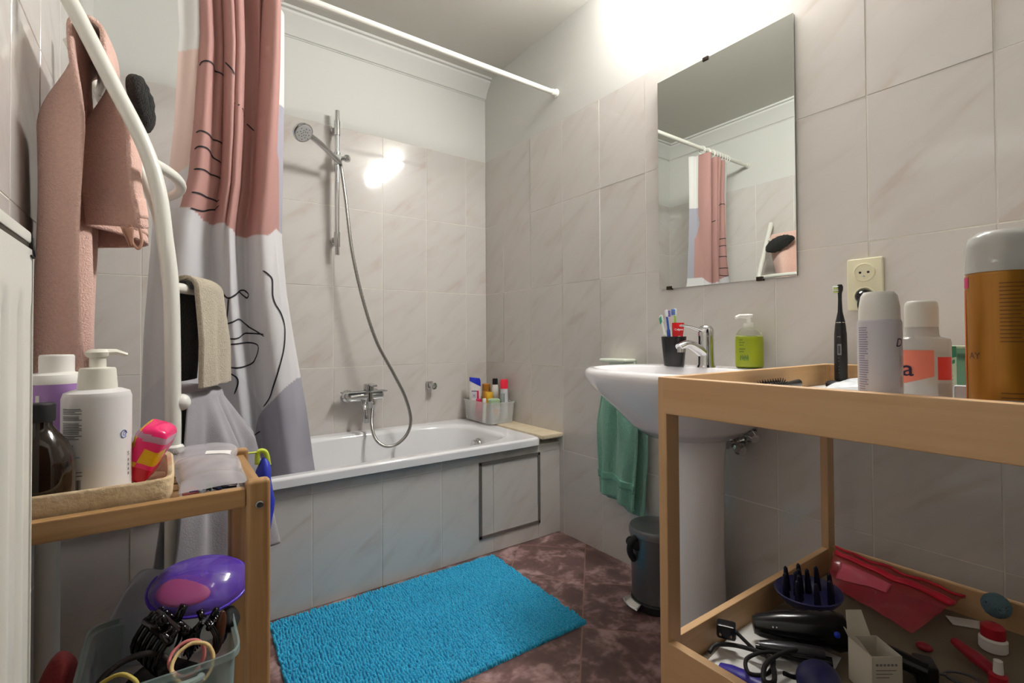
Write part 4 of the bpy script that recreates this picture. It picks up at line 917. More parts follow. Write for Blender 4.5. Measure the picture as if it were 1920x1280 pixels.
# hair claws
def claw(p, R, s, label):
    t = thing('hair_claw', label, 'hair clip', p, None); mb = MB()
    for sd_ in (-1, 1):
        for k in range(6):
            y = (k - 2.5) * .011; pts = [p + R @ (V((sd_ * (.004 + .022 * math.sin(a_)), y, .036 - .062 * a_ / 2.3)) * s) for a_ in [i * .38 for i in range(7)]]
            mb.tube(pts, [.0036 * s] * 5 + [.0028 * s, .0014 * s], 8)
        mb.tube([p + R @ (V((sd_ * .012, -.031, .024)) * s), p + R @ (V((sd_ * .012, .031, .024)) * s)], .006 * s, 8); mb.tube([p + R @ (V((sd_ * .006, -.008, .03)) * s), p + R @ (V((sd_ * .016, -.006, .052)) * s)], .006 * s, 8)
    build(mb, 'jaws', mat('claw_black', (16, 14, 14), .15), t, smooth=180)
    build(MB().tube([p + R @ (V((0, -.026, .034)) * s), p + R @ (V((0, .026, .034)) * s)], .0035 * s, 8), 'hinge', STEEL, t)
claw(V((-1.565, -1.478, .445)), Rz(.5) @ Rx(.25), 1.15, 'large glossy black hair claw standing in the storage bin')
claw(V((-1.506, -1.488, .438)), Rz(-.4) @ Rx(-.2), .85, 'smaller glossy black hair claw behind the pink hair tie')
def ring(p, R, r, w, name, cc, label, cat='hair tie', rough=.7, fl=1):
    mb = MB().tube([p + R @ V((r * math.cos(g), r * math.sin(g) * fl, .004 * math.sin(2 * g))) for g in [2 * PI * q / 36 for q in range(36)]], w, 8, closed=True); mb.wob(60, .0012, r * 99)
    return single(mb, name, mat('tie_' + label[:9], cc, rough, bump=(200, .3)), label, cat, p, smooth=180)
ring(V((-1.535, -1.535, .437)), Rz(.3) @ Rx(1.1), .024, .0028, 'hair_tie', (206, 120, 120), 'pink hair tie standing against the black hair claws')
ring(V((-1.528, -1.549, .433)), Rz(.4) @ Rx(.9) , .029, .003, 'hair_tie', (214, 186, 130), 'straw yellow hair tie in front of the black hair claws')
ring(V((-1.625, -1.55, .42)), Rz(-.3) @ Rx(1.0), .03, .003, 'hair_tie', (206, 186, 96), 'mustard yellow hair tie at the left end of the bin')
ring(V((-1.602, -1.525, .425)), Rz(.1) @ Rx(.95), .045, .0045, 'headband', (34, 26, 24), 'black brown stretch headband lying in the storage bin', 'headband', fl=.7)
ring(V((-1.6, -1.562, .412)), Rz(.1) @ Rx(.2), .022, .0035, 'hair_tie', (226, 172, 150), 'peach hair tie low at the front of the bin')
mb = MB().ball((0, 0, 0), (.009, .007, .036), 16)
mb.v = [V((-1.489, -1.50, .445)) + Ry(.15) @ p_ for p_ in mb.v]; single(mb, 'hair_barrette', mat('brown_gloss', (74, 40, 24), .25), 'brown hair barrette standing upright beside the bamboo post', 'barrette', (-1.489, -1.50, .41), smooth=180)
mb = MB().ball((-1.568, -1.477, .345), (.07, .078, .058), 32); mb.wob(18, .012, 6); single(mb, 'cloth_heap', mat('dark_heap', (30, 26, 26), .9), 'dark bundle of scarves filling the storage bin', 'cloth', (-1.568, -1.475, .28), smooth=180)
mb = MB().ball((-1.472, -1.46, .44), (.02, .03, .018), 20); mb.wob(40, .006, 2); single(mb, 'scrunchie', mat('scrunch_black', (14, 14, 15), .8), 'black scrunchie at the right end of the storage bin', 'scrunchie', (-1.472, -1.46, .42), smooth=180)
mb = MB().ball((0, 0, 0), (.03, .06, .11), 28); mb.wob(16, .012, 3); mb.v = [V((-1.702, -1.42, .34)) + p_ for p_ in mb.v]
mb.v = [V((max(-1.735, min(p_.x, -1.674)), p_.y, p_.z)) for p_ in mb.v]
single(mb, 'toilet_bag', mat('bag_red', (176, 66, 70), .6, bump=(120, .5)), 'dull red soft toiletry bag left of the storage bin', 'bag', (-1.70, -1.42, .215), smooth=180)

# ================================================================== beech changing table used as a shelf, right
KX0, KX1, KYF, KYN, KZ = -.80, -.0755, -1.871, -2.401, .866
t = thing('changing_table', 'pale beech changing table used as shelf against the right wall', 'table', (-.44, -2.13, 0))
lw, ld = .039, .0195
for x in (KX0, KX1 - lw):
    for y in (KYF - ld, KYN):
        build(MB().box((x, y, 0), (x + lw, y + ld, KZ), .003), 'leg', BEECH[2], t)
for z0, z1 in ((.797, KZ), (.297, .372)):
    for y in (KYF - ld, KYN + .001): build(MB().box((KX0 + lw, y + .001, z0), (KX1 - lw, y + ld - .002, z1), .003), 'long_board', BEECH[0], t)
    for x in (KX0 + .0005, KX1 - .019): build(MB().box((x - (.001 if x < -.5 else 0), KYN + .0005 , z0), (x + .0185, KYF - .0105, z1), .003), 'side_board', BEECH[1], t)
build(MB().box((KX0 + .019, KYN + ld, .804), (KX1 - .019, KYF - ld, .812)), 'top_panel', mat('panel_white', (228, 226, 220), .45), t)
build(MB().box((KX0 + .019, KYN + ld, .302), (KX1 - .019, KYF - ld, .310)), 'lower_panel', mat('panel_shaded', (118, 106, 88), .6), t)  # pale panel given a darker colour that carries the shade under the top
mb = MB().box((-.12, -.09, 0), (.12, .09, .0007)); mb.v = [V((-.615, -1.985, .3106)) + Rz(.15) @ p_ for p_ in mb.v]; single(mb, 'lit_shelf_patch', mat('label_white', (0, 0, 0)), 'lit part of lower table shelf painted white under the cables', 'light patch', (-.615, -1.985, .3106))  # added white sheet, paints the part of the shelf the lamp reaches
ZT, ZS = .8125, .3118
# electric toothbrush on charger
ec = V((-.075 - .045, -1.93, ZT)); q = onX(1577, 700, -.15); ec = V((-.15, max(q.y, -1.96), ZT)); t = thing('electric_toothbrush', 'black electric toothbrush standing on its charger on the changing table', 'toothbrush', ec)
mb = MB().lathe(ec, [(.033, 0), (.033, .008), (.028, .013), (.008, .014), (.006, .024)], 32, sx=1.25); build(mb, 'charger', MATTEBLK, t)
H0 = ec + V((0, 0, .0145)); a = camang(ec)
build(MB().lathe(H0, [(.0125, 0), (.0145, .004), (.0148, .06), (.0138, .12), (.0115, .145), (.0105, .149)], 28), 'handle', mat('brush_black', (24, 24, 26), .35), t, smooth=50)
build(MB().lathe(H0 + V((0, 0, .149)), [(.0108, 0), (.0108, .002), (.009, .01), (.0055, .028), (.0042, .06), (.0045, .075), (.007, .084), (.0075, .092), (.005, .098), (.001, .099)], 24), 'brush_neck', mat('brush_black', (0, 0, 0)), t, smooth=50)
d = V((math.cos(a - 1.35), math.sin(a - 1.35), 0)); mb = MB()
for i in range(4):
    for j in (-1, 0, 1): p = H0 + V((0, 0, .228 + .0045 * i)) + d.cross(V((0, 0, 1))) * j * .004 + d * .004; mb.tube([p, p + d * .011], .0018, 5, mi=(i + j) % 2)
build(mb, 'bristles', [mat('bristle_w', (226, 234, 228), .6), mat('bristle_g', (190, 206, 110), .6)], t)
mb = MB(); arcpatch(mb, ec, .0150, a - .5, a + .1, H0.z + .066, H0.z + .094, 0, 6); arcpatch(mb, ec, .0151, a - .36, a - .05, H0.z + .07, H0.z + .09, 1, 5)
for z in (.02, .028, .036, .05, .058): arcpatch(mb, ec, .0150, a - .35, a - .25, H0.z + z, H0.z + z + .0014, 0, 2)
arcpatch(mb, ec, .0143, a - .55, a + .0, H0.z + .112, H0.z + .1135, 0, 4)
arcpatch(mb, ec, .0110, a - 1.2, a + 1.2, H0.z + .1485, H0.z + .1502, 2, 12); build(mb, 'button', [mat('btn_grey', (120, 122, 126), .4), mat('btn_dark', (60, 62, 66), .3), CHROME], t, recalc=False)
# round hairbrush lying in the tray
hb0 = onZ(1432, 712, ZT + .03); hb0 = V((-.47, -1.922, ZT + .0175)); t = thing('hairbrush', 'round hairbrush with black bristles lying on the changing table', 'hairbrush', hb0 - V((0, 0, .03)))
bd = V((-.98, -.05, 0)).normalized(); o1 = bd.orthogonal().normalized(); o2 = bd.cross(o1)
build(MB().tube([hb0 - bd * .05, hb0 + bd * .05], .0085, 16), 'barrel', STEEL, t); build(MB().tube([hb0 - bd * .05, hb0 - bd * .08, hb0 - bd * .14], [.008, .006, .009], 14), 'handle', BLACK, t)
mb = MB()
for i in range(16):
    for j in range(18):
        g = 2 * PI * (j + .5 * (i % 2)) / 18; p = hb0 + bd * (-.047 + .0063 * i); n_ = o1 * math.cos(g) + o2 * math.sin(g); mb.tube([p + n_ * .008, p + n_ * .0172], .0007, 4, cap=False)
o = build(mb, 'bristles', mat('bristle_black', (26, 20, 18), .6), t, recalc=False); o['kind'] = 'stuff'
# plastic pack of cotton lying flat
def cp_(u, w):
    x = -.36 + .17 * u; y = -1.975 - .19 * w; e = (math.sin(PI * u) * math.sin(PI * w)) ** .3; return V((x, y, ZT + .002 + (.034 + .006 * noise.noise(V((x * 50, y * 50, 0)))) * e))
mb = MB().grid(cp_, 36, 36); mb.grid(lambda u, w: V((-.36 + .17 * u, -1.975 - .19 * w, ZT + .0012)), 4, 4)
single(mb, 'cotton_pack', mat('pack_film', (228, 232, 236), .2, spec=.6), 'crinkled white plastic pack behind the white spray deodorant', 'pack', (-.27, -2.07, ZT), smooth=180)

def canister(p, label, cat, name, prof, matb, cap, matc, extra=None):
    t = thing(name, label, cat, p); build(MB().lathe(p, prof, 40), 'body', matb, t, smooth=40); build(MB().lathe(p + V((0, 0, cap[0])), cap[1], 40), 'cap', matc, t, smooth=40); return t
# white deodorant
dc = at(1650, 700, .695); dc = V((dc.x, dc.y, ZT)); a = camang(dc)
DEO = mat('deo_white', (206, 204, 212), .3, .0)
t = canister(dc, 'white spray deodorant with rounded white cap at table edge', 'spray can', 'deodorant_can', [(.024, 0), (.026, .004), (.0262, .148), (.0245, .152)], DEO, (.152, [(.0245, 0), (.024, .018), (.0215, .034), (.018, .0395), (.001, .041)]), WPLAST)
mb = MB(); rnd = random.Random(9); bars(mb, dc, .0265, a - 1.1, a - .52, dc.z + .01, dc.z + .143, 40, 1, rnd, .5); text_round(mb, 'D', .0165, dc, .0265, a + .72, dc.z + .114, 0, shear=.25)
for k in range(3): arcpatch(mb, dc, .0265, a + .95 + .05 * k, a + 1.2, dc.z + .03 + .028 * k, dc.z + .045 + .028 * k, 2, 4)
build(mb, 'print', [mat('print_plum', (60, 40, 80), .5), mat('print_lilac', (150, 144, 170), .6), mat('print_blush', (206, 176, 176), .6)], t, recalc=False)
# clear bottle with a coral label and a big letter a
fc = at(1729, 700, .745); fc = V((fc.x, fc.y, ZT)); a = camang(fc); fx = V((-math.sin(a), math.cos(a), 0)); fy = V((math.cos(a), math.sin(a), 0))
t = thing('clear_bottle', 'clear bottle with coral label and white cap, right of the white deodorant', 'bottle', fc)
def ov(k, z, hw=.0345, hd=.019): return [fc + fx * hw * k * math.cos(g) + fy * hd * k * math.sin(g) + V((0, 0, z)) for g in [2 * PI * q / 44 for q in range(44)]]
mb = MB().loops([ov(.92, 0), ov(1, .004), ov(1, .118), ov(.96, .124), ov(.62, .127, .036, .026), ov(.58, .13, .036, .028), ov(.56, .142, .036, .028)], cap0=True, cap1=True); build(mb, 'body', mat('frost_clear', (206, 204, 200), .12, alpha=.75), t, smooth=40)
mb = MB().lathe(fc + V((0, 0, .142)), [(.0205, 0), (.0205, .03), (.0195, .037), (.0165, .04), (.001, .0405)], 36); build(mb, 'cap', mat('cap_pearl', (206, 204, 196), .3), t, smooth=40)
def onfront(u, z, o_=.0006): g = math.acos(max(-1, min(1, u / .0345))); return fc + fx * u + fy * (.019 * math.sin(g) + o_) + V((0, 0, z))
mb = MB()
def fpatch(u0, u1, zb0_, zt0, mi, zb1=None, o_=.0006): mb.grid(lambda u, w: onfront(u0 + (u1 - u0) * u, (zb0_ + ((zb1 if zb1 is not None else zb0_) - zb0_) * u) * (1 - w) + zt0 * w, o_), 16, 4, mi)
fpatch(-.022, .014, .056, .107, 0, .068); fpatch(-.034, -.0235, .04, .1, 4); fpatch(-.034, -.0235, .002, .048, 2, o_=.0009); fpatch(.018, .0335, .063, .097, 3, o_=.0008); fpatch(.018, .0335, .02, .058, 5)
vs, fs = text_geo('a', .034, bold=.0002); mb.add([onfront(-.024 + v.x, .068 + v.y, .0014) for v in vs], fs, 1)
for k in range(4): fpatch(-.02, -.006 + .004 * (k % 2), .024 - .005 * k, .0255 - .005 * k, 3, o_=.0012)
build(mb, 'label', [mat('coral', (226, 128, 106), .45), mat('ink_navy', (36, 30, 62), .5), mat('leaf_green', (30, 160, 110), .45), mat('brick_red', (212, 64, 62), .45), mat('pale_lime', (206, 214, 184), .5), mat('text_grey', (168, 160, 152), .5)], t, recalc=False, smooth=180)
# green carton and slim white tube between the bottles and the tan can
gc = at(1800, 690, .80); gc = V((gc.x, gc.y, ZT)); a = camang(gc) + PI / 2; R = Rz(a)
mb = MB().box((-.026, -.017, 0), (.026, .017, .112), .001); mb.v = [gc + R @ p_ for p_ in mb.v]
t = thing('medicine_box', 'upright green and white carton between the clear bottle and tan can', 'box', gc); build(mb, 'box', mat('carton_mint', (186, 202, 176), .5), t)
mb = MB(); G = lambda x, z, y=.0176: gc + R @ V((x, y, z)); GB = lambda x, z: gc + R @ V((x, .0178, z))
side = 1 if (gc + R @ V((0, .02, 0)) - CAM).length < (gc + R @ V((0, -.02, 0)) - CAM).length else -1
G = lambda x, z: gc + R @ V((x * -side, side * .0176, z))
mb.add([G(-.026, .088), G(-.004, .094), G(-.004, .1115), G(-.026, .1115)], [(0, 1, 2, 3)], 0); mb.add([G(-.004, .048), G(.026, .048), G(.026, .108), G(-.004, .108)], [(0, 1, 2, 3)], 1); mb.add([G(-.026, .074), G(-.006, .084), G(-.006, .09), G(-.026, .08)], [(0, 1, 2, 3)], 0)
mb.add([G(-.003, .088), G(.01, .088), G(.01, .1), G(-.003, .1)], [(0, 1, 2, 3)], 2)
for k in range(4): mb.add([G(-.024, .062 - .006 * k), G(-.008, .062 - .006 * k), G(-.008, .0635 - .006 * k), G(-.024, .0635 - .006 * k)], [(0, 1, 2, 3)], 3)
c_ = [G(-.012 + .005 * math.cos(g), .018 + .006 * math.sin(g)) for g in [2 * PI * q / 16 for q in range(16)]]; mb.add(c_, [tuple(range(16))], 4)
build(mb, 'print', [mat('green_deep', (52, 122, 92), .5), mat('green_mid', (104, 150, 126), .5), BLACK, MATS['text_grey'], mat('deep_red', (150, 30, 40), .5)], t, recalc=False, smooth=0)
wt = at(1806, 728, .72); wt = V((wt.x, wt.y, ZT)); mb = MB().box((-.011, -.006, 0), (.011, .006, .055), .004); a = camang(wt) + PI / 2; mb.v = [wt + Rz(a) @ p_ for p_ in mb.v]
single(mb, 'ointment_tube', mat('tube_white', (206, 206, 214), .3), 'small white tube standing before the green carton', 'tube', wt)
# tan hair spray
hc = at(1880, 690, .645); hc = V((hc.x, hc.y, ZT)); a = camang(hc)
t = canister(hc, 'tall golden brown hairspray can with clear cap at picture edge', 'spray can', 'hairspray_can', [(.034, 0), (.0355, .004), (.0358, .208), (.034, .212)], mat('can_gold', (176, 124, 44), .3, .35, var=(3, (140, 84, 26), .8, (12, 12, .3))), (.212, [(.0355, 0), (.0355, .034), (.033, .046), (.024, .0545), (.001, .058)]), mat('cap_clear', (196, 196, 192), .18, alpha=.7))
build(MB().lathe(hc + V((0, 0, .212)), [(.012, 0), (.012, .014), (.008, .018), (.008, .026), (.002, .027)], 20), 'nozzle', WPLAST, t)
mb = MB(); Rr = .0361
for z0, z1 in ((.0, .03), (.19, .207)): arcpatch(mb, hc, Rr, a - 1.45, a - 1.05, hc.z + z0 + .003, hc.z + z1, 0, 6)
arcpatch(mb, hc, Rr, a - 1.45, a - 1.25, hc.z + .03, hc.z + .19, 3, 4)
text_round(mb, 'AY', .012, hc, Rr + .0003, a - 1.02, hc.z + .098, 1); rnd = random.Random(3); bars(mb, hc, Rr, a - .05, a + .75, hc.z + .12, hc.z + .2, 16, 2, rnd, .3); bars(mb, hc, Rr, a - .05, a + .75, hc.z + .03, hc.z + .06, 5, 2, rnd, .3)
build(mb, 'print', [mat('magenta', (190, 30, 100), .4), mat('ink_brown', (70, 40, 20), .5), mat('bars_brown', (120, 76, 30), .5), mat('can_orange', (190, 96, 40), .4)], t, recalc=False)
gb = at(1885, 732, .584); mb = MB().box((-.03, -.006, 0), (.03, .006, .05), .003); mb.v = [V((gb.x, gb.y, ZT)) + Rz(-1.05) @ p_ for p_ in mb.v]
single(mb, 'compact_case', mat('case_slate', (84, 92, 92), .35, var=(40, (40, 44, 48), 1, (.1, .1, 5))), 'flat slate grey case lying before the golden hairspray can', 'case', (gb.x, gb.y, ZT))

# ---- lower shelf of the changing table
def S(x, y, z=.335): return onZ(x, y, z)
NAVY = mat('navy_plastic', (44, 44, 92), .3); HBLK = mat('dryer_black', (14, 14, 16), .2)
# diffuser
fd = S(1516, 1116, .362); t = thing('hair_diffuser', 'dark blue hairdryer diffuser with upright prongs on lower table shelf', 'diffuser', fd - V((0, 0, .03)))
Rt = V((0, 0, 1)).rotation_difference(V((-.06, .04, 1)).normalized()).to_matrix()
mb = MB().lathe(fd, [(.022, -.042), (.026, -.03), (.05, -.012), (.064, .004), (.068, .012), (.066, .014), (.06, .006), (.045, -.004), (.001, -.006)], 40, R=Rt); build(mb, 'bowl', NAVY, t, smooth=60)
for k in range(12):
    g = 2 * PI * k / 8 + (.4 if k > 7 else 0); r_ = .046 if k < 8 else .022; p = fd + Rt @ V((r_ * math.cos(g), r_ * math.sin(g), -.004)); build(MB().tube([p, p + Rt @ V((0, 0, .028)), p + Rt @ V((0, 0, .05)), p + Rt @ V((0, 0, .054))], [.0075, .006, .0042, .0015], 10), 'prong', mat('prong_dark', (24, 24, 44), .25), t, smooth=60)
# hair dryer
h0, h1 = S(1412, 1170, .347), S(1585, 1185, .36); t = thing('hair_dryer', 'glossy black hair dryer lying across the lower table shelf', 'hair dryer', h0 - V((0, 0, .03)))
ax = (h1 - h0); mb = MB().tube([h0, h0 + ax * .06, h0 + ax * .3, h0 + ax * .6, h0 + ax * .9, h1], [.016, .021, .03, .034, .036, .032], 28); build(mb, 'body', HBLK, t, smooth=60)
mb = MB().tube([h0 + ax * .85, h0 + ax * .85 + V((.03, -.09, -.012)), h0 + ax * .85 + V((.04, -.14, -.018))], [.018, .016, .014], 16); build(mb, 'handle', HBLK, t, smooth=60)
nn = ax.normalized(); mb = MB().ball(h0 + ax * .8 + V((-.02, -.027, .012)), .006, 10); build(mb, 'switch', mat('switch_blue', (30, 60, 190), .3), t)
mb = MB()
for k in range(5): p = h0 + ax * (.14 + .04 * k) + V((-.014, -.0225, .012)); mb.ball(p, .0016, 6)
build(mb, 'mark', mat('print_white', (245, 240, 238), .5), t)
# power plug and cables
pl = S(1362, 1180, .352); t = thing('power_plug', 'black mains plug with bent cord on lower table shelf', 'plug', pl - V((0, 0, .02)))
mb = MB().box((-.014, -.018, -.014), (.014, .018, .014), .005); mb.v = [pl + Rz(.5) @ p_ for p_ in mb.v]; build(mb, 'plug', BLACK, t)
mb = MB()
for s in (-1, 1): mb.tube([pl + Rz(.5) @ V((-.014, s * .0095, .004)), pl + Rz(.5) @ V((-.034, s * .0095, .006))], .0023, 8)
build(mb, 'pin', CHROME, t)
build(MB().tube(spline([pl + V((.01, -.012, 0)), S(1420, 1222, .33), S(1450, 1235, .325), S(1440, 1262, .335), S(1405, 1262, .345), S(1400, 1235, .348), S(1435, 1222, .345), S(1480, 1225, .335), S(1510, 1212, .33)], 8), .0036, 8), 'cord', MATTEBLK, t, smooth=60)
t2 = MB().tube(spline([S(1330, 1222, .33), S(1345, 1208, .335), S(1390, 1212, .33), S(1440, 1232, .34), S(1452, 1275, .345), S(1432, 1275, .35), S(1440, 1240, .352), S(1490, 1218, .345), S(1540, 1235, .33), S(1500, 1268, .33), S(1470, 1262, .34)], 8), .0042, 8)
single(t2, 'power_cable', MATTEBLK, 'thick black power cable coiled at front of lower table shelf', 'cable', S(1440, 1250, .32), smooth=60)
# straightener: two long plates
s0_, s1_ = S(1424, 1206, .338), S(1545, 1224, .342); t = thing('hair_straightener', 'grey black hair straightener lying before the hair dryer', 'hair straightener', s0_ - V((0, 0, .014)))
ax = s1_ - s0_; mb = MB()
build(MB().tube([s0_, s0_ + ax * .2, s0_ + ax * .6, s1_], [.008, .014, .016, .014], 16, flat=.6), 'upper_arm', mat('gunmetal', (70, 70, 74), .25, .6), t, smooth=60)
build(MB().tube([s0_ + V((0, .008, -.01)), s0_ + ax * .5 + V((.004, -.01, -.012)), s1_ + V((0, -.014, -.012))], [.006, .01, .01], 14), 'lower_arm', HBLK, t, smooth=60)
# blue flat hairbrush
b0, b1 = S(1350, 1246, .318), S(1445, 1288, .322); mb = MB().tube([b0, b0.lerp(b1, .2), b0.lerp(b1, .6), b1, b1 + (b1 - b0) * .4], [.007, .013, .016, .013, .012], 16, flat=.45)
single(mb, 'blue_comb_case', mat('blue_violet', (54, 44, 150), .35), 'blue violet flat case at front corner of lower table shelf', 'case', b0 - V((0, 0, .008)), smooth=60)
nb = S(1535, 1276, .34); mb = MB().ball(nb, (.04, .034, .03), 28); single(mb, 'navy_pouch', mat('navy_cloth', (34, 34, 84), .45), 'rounded navy blue case before the white carton', 'case', nb - V((0, 0, .03)), smooth=180)
# open carton
oc = S(1650, 1252, .36); oc = V((-.535, -2.128, ZS)); Rc = Rz(-.62)
t = thing('open_carton', 'white carton with open flap and grey lettering on lower table shelf', 'box', oc)
CB = mat('carton_white', (208, 200, 184), .6); w2, d2, hh = .026, .03, .078; k = .0012
mb = MB()
for lo, hi in (((-w2, -d2, 0), (w2, -d2 + k, hh)), ((-w2, d2 - k, 0), (w2, d2, hh)), ((-w2, -d2, 0), (-w2 + k, d2, hh)), ((w2 - k, -d2, 0), (w2, d2, hh)), ((-w2, -d2, 0), (w2, d2, k))): mb.box(lo, hi)
mb.v = [oc + Rc @ p_ for p_ in mb.v]; build(mb, 'box', CB, t, smooth=0)
fl = [V((-w2, d2, hh)), V((w2 * .6, d2, hh)), V((w2 * .3, d2 + .012, hh + .04)), V((-w2 * .8, d2 + .012, hh + .04))]; mb = MB().prism([oc + Rc @ p_ for p_ in fl], Rc @ V((0, .0012, 0))); build(mb, 'flap', CB, t, smooth=0)
fl = [V((-w2, -d2, hh)), V((-w2, d2, hh)), V((-w2 - .014, d2 * .7, hh + .022)), V((-w2 - .014, -d2 * .7, hh + .022))]; mb = MB().prism([oc + Rc @ p_ for p_ in fl], V((-.001, 0, 0))); build(mb, 'flap', CB, t, smooth=0)
mb = MB(); fo = oc + Rc @ V((-w2 + .006, -d2 - .0006, hh - .016))
for k2 in range(6): x_ = .0065 * k2; mb.add([fo + Rc @ V((x_, 0, 0)), fo + Rc @ V((x_ + .0045, 0, 0)), fo + Rc @ V((x_ + .0045, 0, .004)), fo + Rc @ V((x_, 0, .004))], [(0, 1, 2, 3)], 0)
for k2 in range(3): mb.add([fo + Rc @ V((0, 0, -.008 - .006 * k2)), fo + Rc @ V((.035 - .006 * k2, 0, -.008 - .006 * k2)), fo + Rc @ V((.035 - .006 * k2, 0, -.0065 - .006 * k2)), fo + Rc @ V((0, 0, -.0065 - .006 * k2))], [(0, 1, 2, 3)], 0)
build(mb, 'print', mat('print_grey', (0, 0, 0)), t, recalc=False)
# red clear pouch
t = thing('vinyl_pouch', 'clear red vinyl pouch with red zip leaning at back of lower shelf', 'pouch', (-.2, -1.98, ZS))
A0, A1, A2 = V((-.128, -1.912, .385)), V((-.10, -2.16, .352)), V((-.30, -2.12, .325))
def pch(u, w): q = A0.lerp(A1, u) * (1 - w) + (V((-.22, -1.93, .325)).lerp(A2, u)) * w; return q + V((0, 0, .014 * math.sin(PI * w) * (1 - .4 * u))) + noise.noise_vector(q * 25) * .006
build(MB().grid(pch, 40, 26), 'film', mat('vinyl_red', (206, 60, 80), .12, alpha=.38), t, solid=.001, smooth=180)
RZ_ = mat('zip_red', (206, 22, 54), .35)
for w0, w1 in ((.0, .05), (.2, .33)): build(MB().grid(lambda u, w: pch(u, w0 + (w1 - w0) * w) + V((0, 0, .004)), 40, 6), 'zip_strip', RZ_, t, solid=.003, smooth=180)
mb = MB().grid(lambda u, w: pch(.08 + .5 * u, .45 + .4 * w * (1 - .5 * u)) + V((0, 0, .003)), 20, 10); build(mb, 'pink_panel', mat('panel_rose', (216, 90, 110), .35), t, solid=.001, smooth=180)
# small things on the right
pf_ = S(1868, 1135, .372); mb = MB(); rnd = random.Random(6)
for k in range(80):
    n_ = V((rnd.gauss(0, 1), rnd.gauss(0, 1), rnd.gauss(0, 1))).normalized(); o_ = n_.orthogonal().normalized(); o2 = n_.cross(o_); c_ = pf_ + n_ * .019
    mb.tube([c_ + (o_ * math.cos(g) + o2 * math.sin(g)) * .012 for g in [2 * PI * q_ / 8 for q_ in range(8)]], .0022, 4, closed=True)
single(mb, 'shower_pouf', mat('pouf_blue', (96, 124, 134), .8), 'grey blue mesh pouf in the right rear of lower table shelf', 'sponge', pf_ - V((0, 0, .03)), smooth=180)
rb = S(1862, 1200, .33); t = thing('red_bottle', 'round red capped bottle before the grey blue pouf', 'bottle', V((rb.x, rb.y, ZS))); b_ = V((rb.x, rb.y, ZS))
build(MB().lathe(b_, [(.02, 0), (.022, .003), (.022, .022), (.018, .026)], 28), 'body', WPLAST, t); build(MB().lathe(b_ + V((0, 0, .026)), [(.019, 0), (.019, .02), (.012, .025), (.001, .026)], 28), 'cap', mat('cap_red', (170, 30, 44), .35), t)
r0, r1 = S(1790, 1202, .326), S(1868, 1262, .326); t = thing('paddle_brush', 'red and black hairbrush handle lying right of the open carton', 'hairbrush', r0 - V((0, 0, .01)))
build(MB().tube([r0, r0.lerp(r1, .5), r1], [.008, .012, .011], 14), 'handle', mat('brush_red', (150, 26, 40), .35), t, smooth=60); build(MB().tube([r0 + V((-.004, -.006, -.003)), r1 + V((-.004, -.008, -.003))], [.006, .009], 12), 'grip', BLACK, t, smooth=60)
single(MB().ball(S(1733, 1212, .318), (.011, .014, .0075), 20), 'red_compact', mat('brush_red', (0, 0, 0)), 'small oval red compact right of the open carton', 'compact', S(1733, 1212, .311), smooth=180)
mb = MB().box((-.03, -.018, 0), (.03, .018, .0016)); pw_ = S(1812, 1168, .3115); mb.v = [pw_ + Rz(-1.0) @ p_ for p_ in mb.v]; single(mb, 'paper_card', mat('label_white', (236, 234, 230), .6), 'white card lying before the back board of lower shelf', 'card', pw_)
g0 = S(1765, 1268, .318); mb = MB()
for s in (-1, 1): mb.tube([g0 + Rz(-.9) @ V((s * .03 + .024 * math.cos(g), .017 * math.sin(g), .003)) for g in [2 * PI * q_ / 28 for q_ in range(28)]], .0022, 6, closed=True)
mb.tube([g0 + Rz(-.9) @ V((-.007, 0, .004)), g0 + Rz(-.9) @ V((.007, 0, .004))], .002, 6); single(mb, 'spectacles', mat('frame_grey', (90, 92, 96), .3, .5), 'grey framed spectacles at front of lower table shelf', 'glasses', g0 - V((0, 0, .004)), smooth=180)
wb = S(1872, 1272, .325); b_ = V((wb.x, wb.y, ZS)); t = thing('nail_polish', 'small red and white bottle at the front right of lower shelf', 'bottle', b_); build(MB().lathe(b_, [(.012, 0), (.0135, .002), (.0135, .02), (.007, .024)], 20), 'body', mat('cap_red', (0, 0, 0)), t); build(MB().lathe(b_ + V((0, 0, .0235)), [(.0075, 0), (.0065, .022), (.001, .023)], 16), 'cap', WPLAST, t)
bk = S(1705, 1262, .32); mb = MB().box((-.022, -.016, 0), (.022, .016, .04), .006); mb.v = [V((bk.x + .01, bk.y - .02, ZS)) + Rz(.5) @ p_ for p_ in mb.v]; single(mb, 'black_case', BLACK, 'black rounded case right beside the open white carton', 'case', (bk.x, bk.y, ZS))

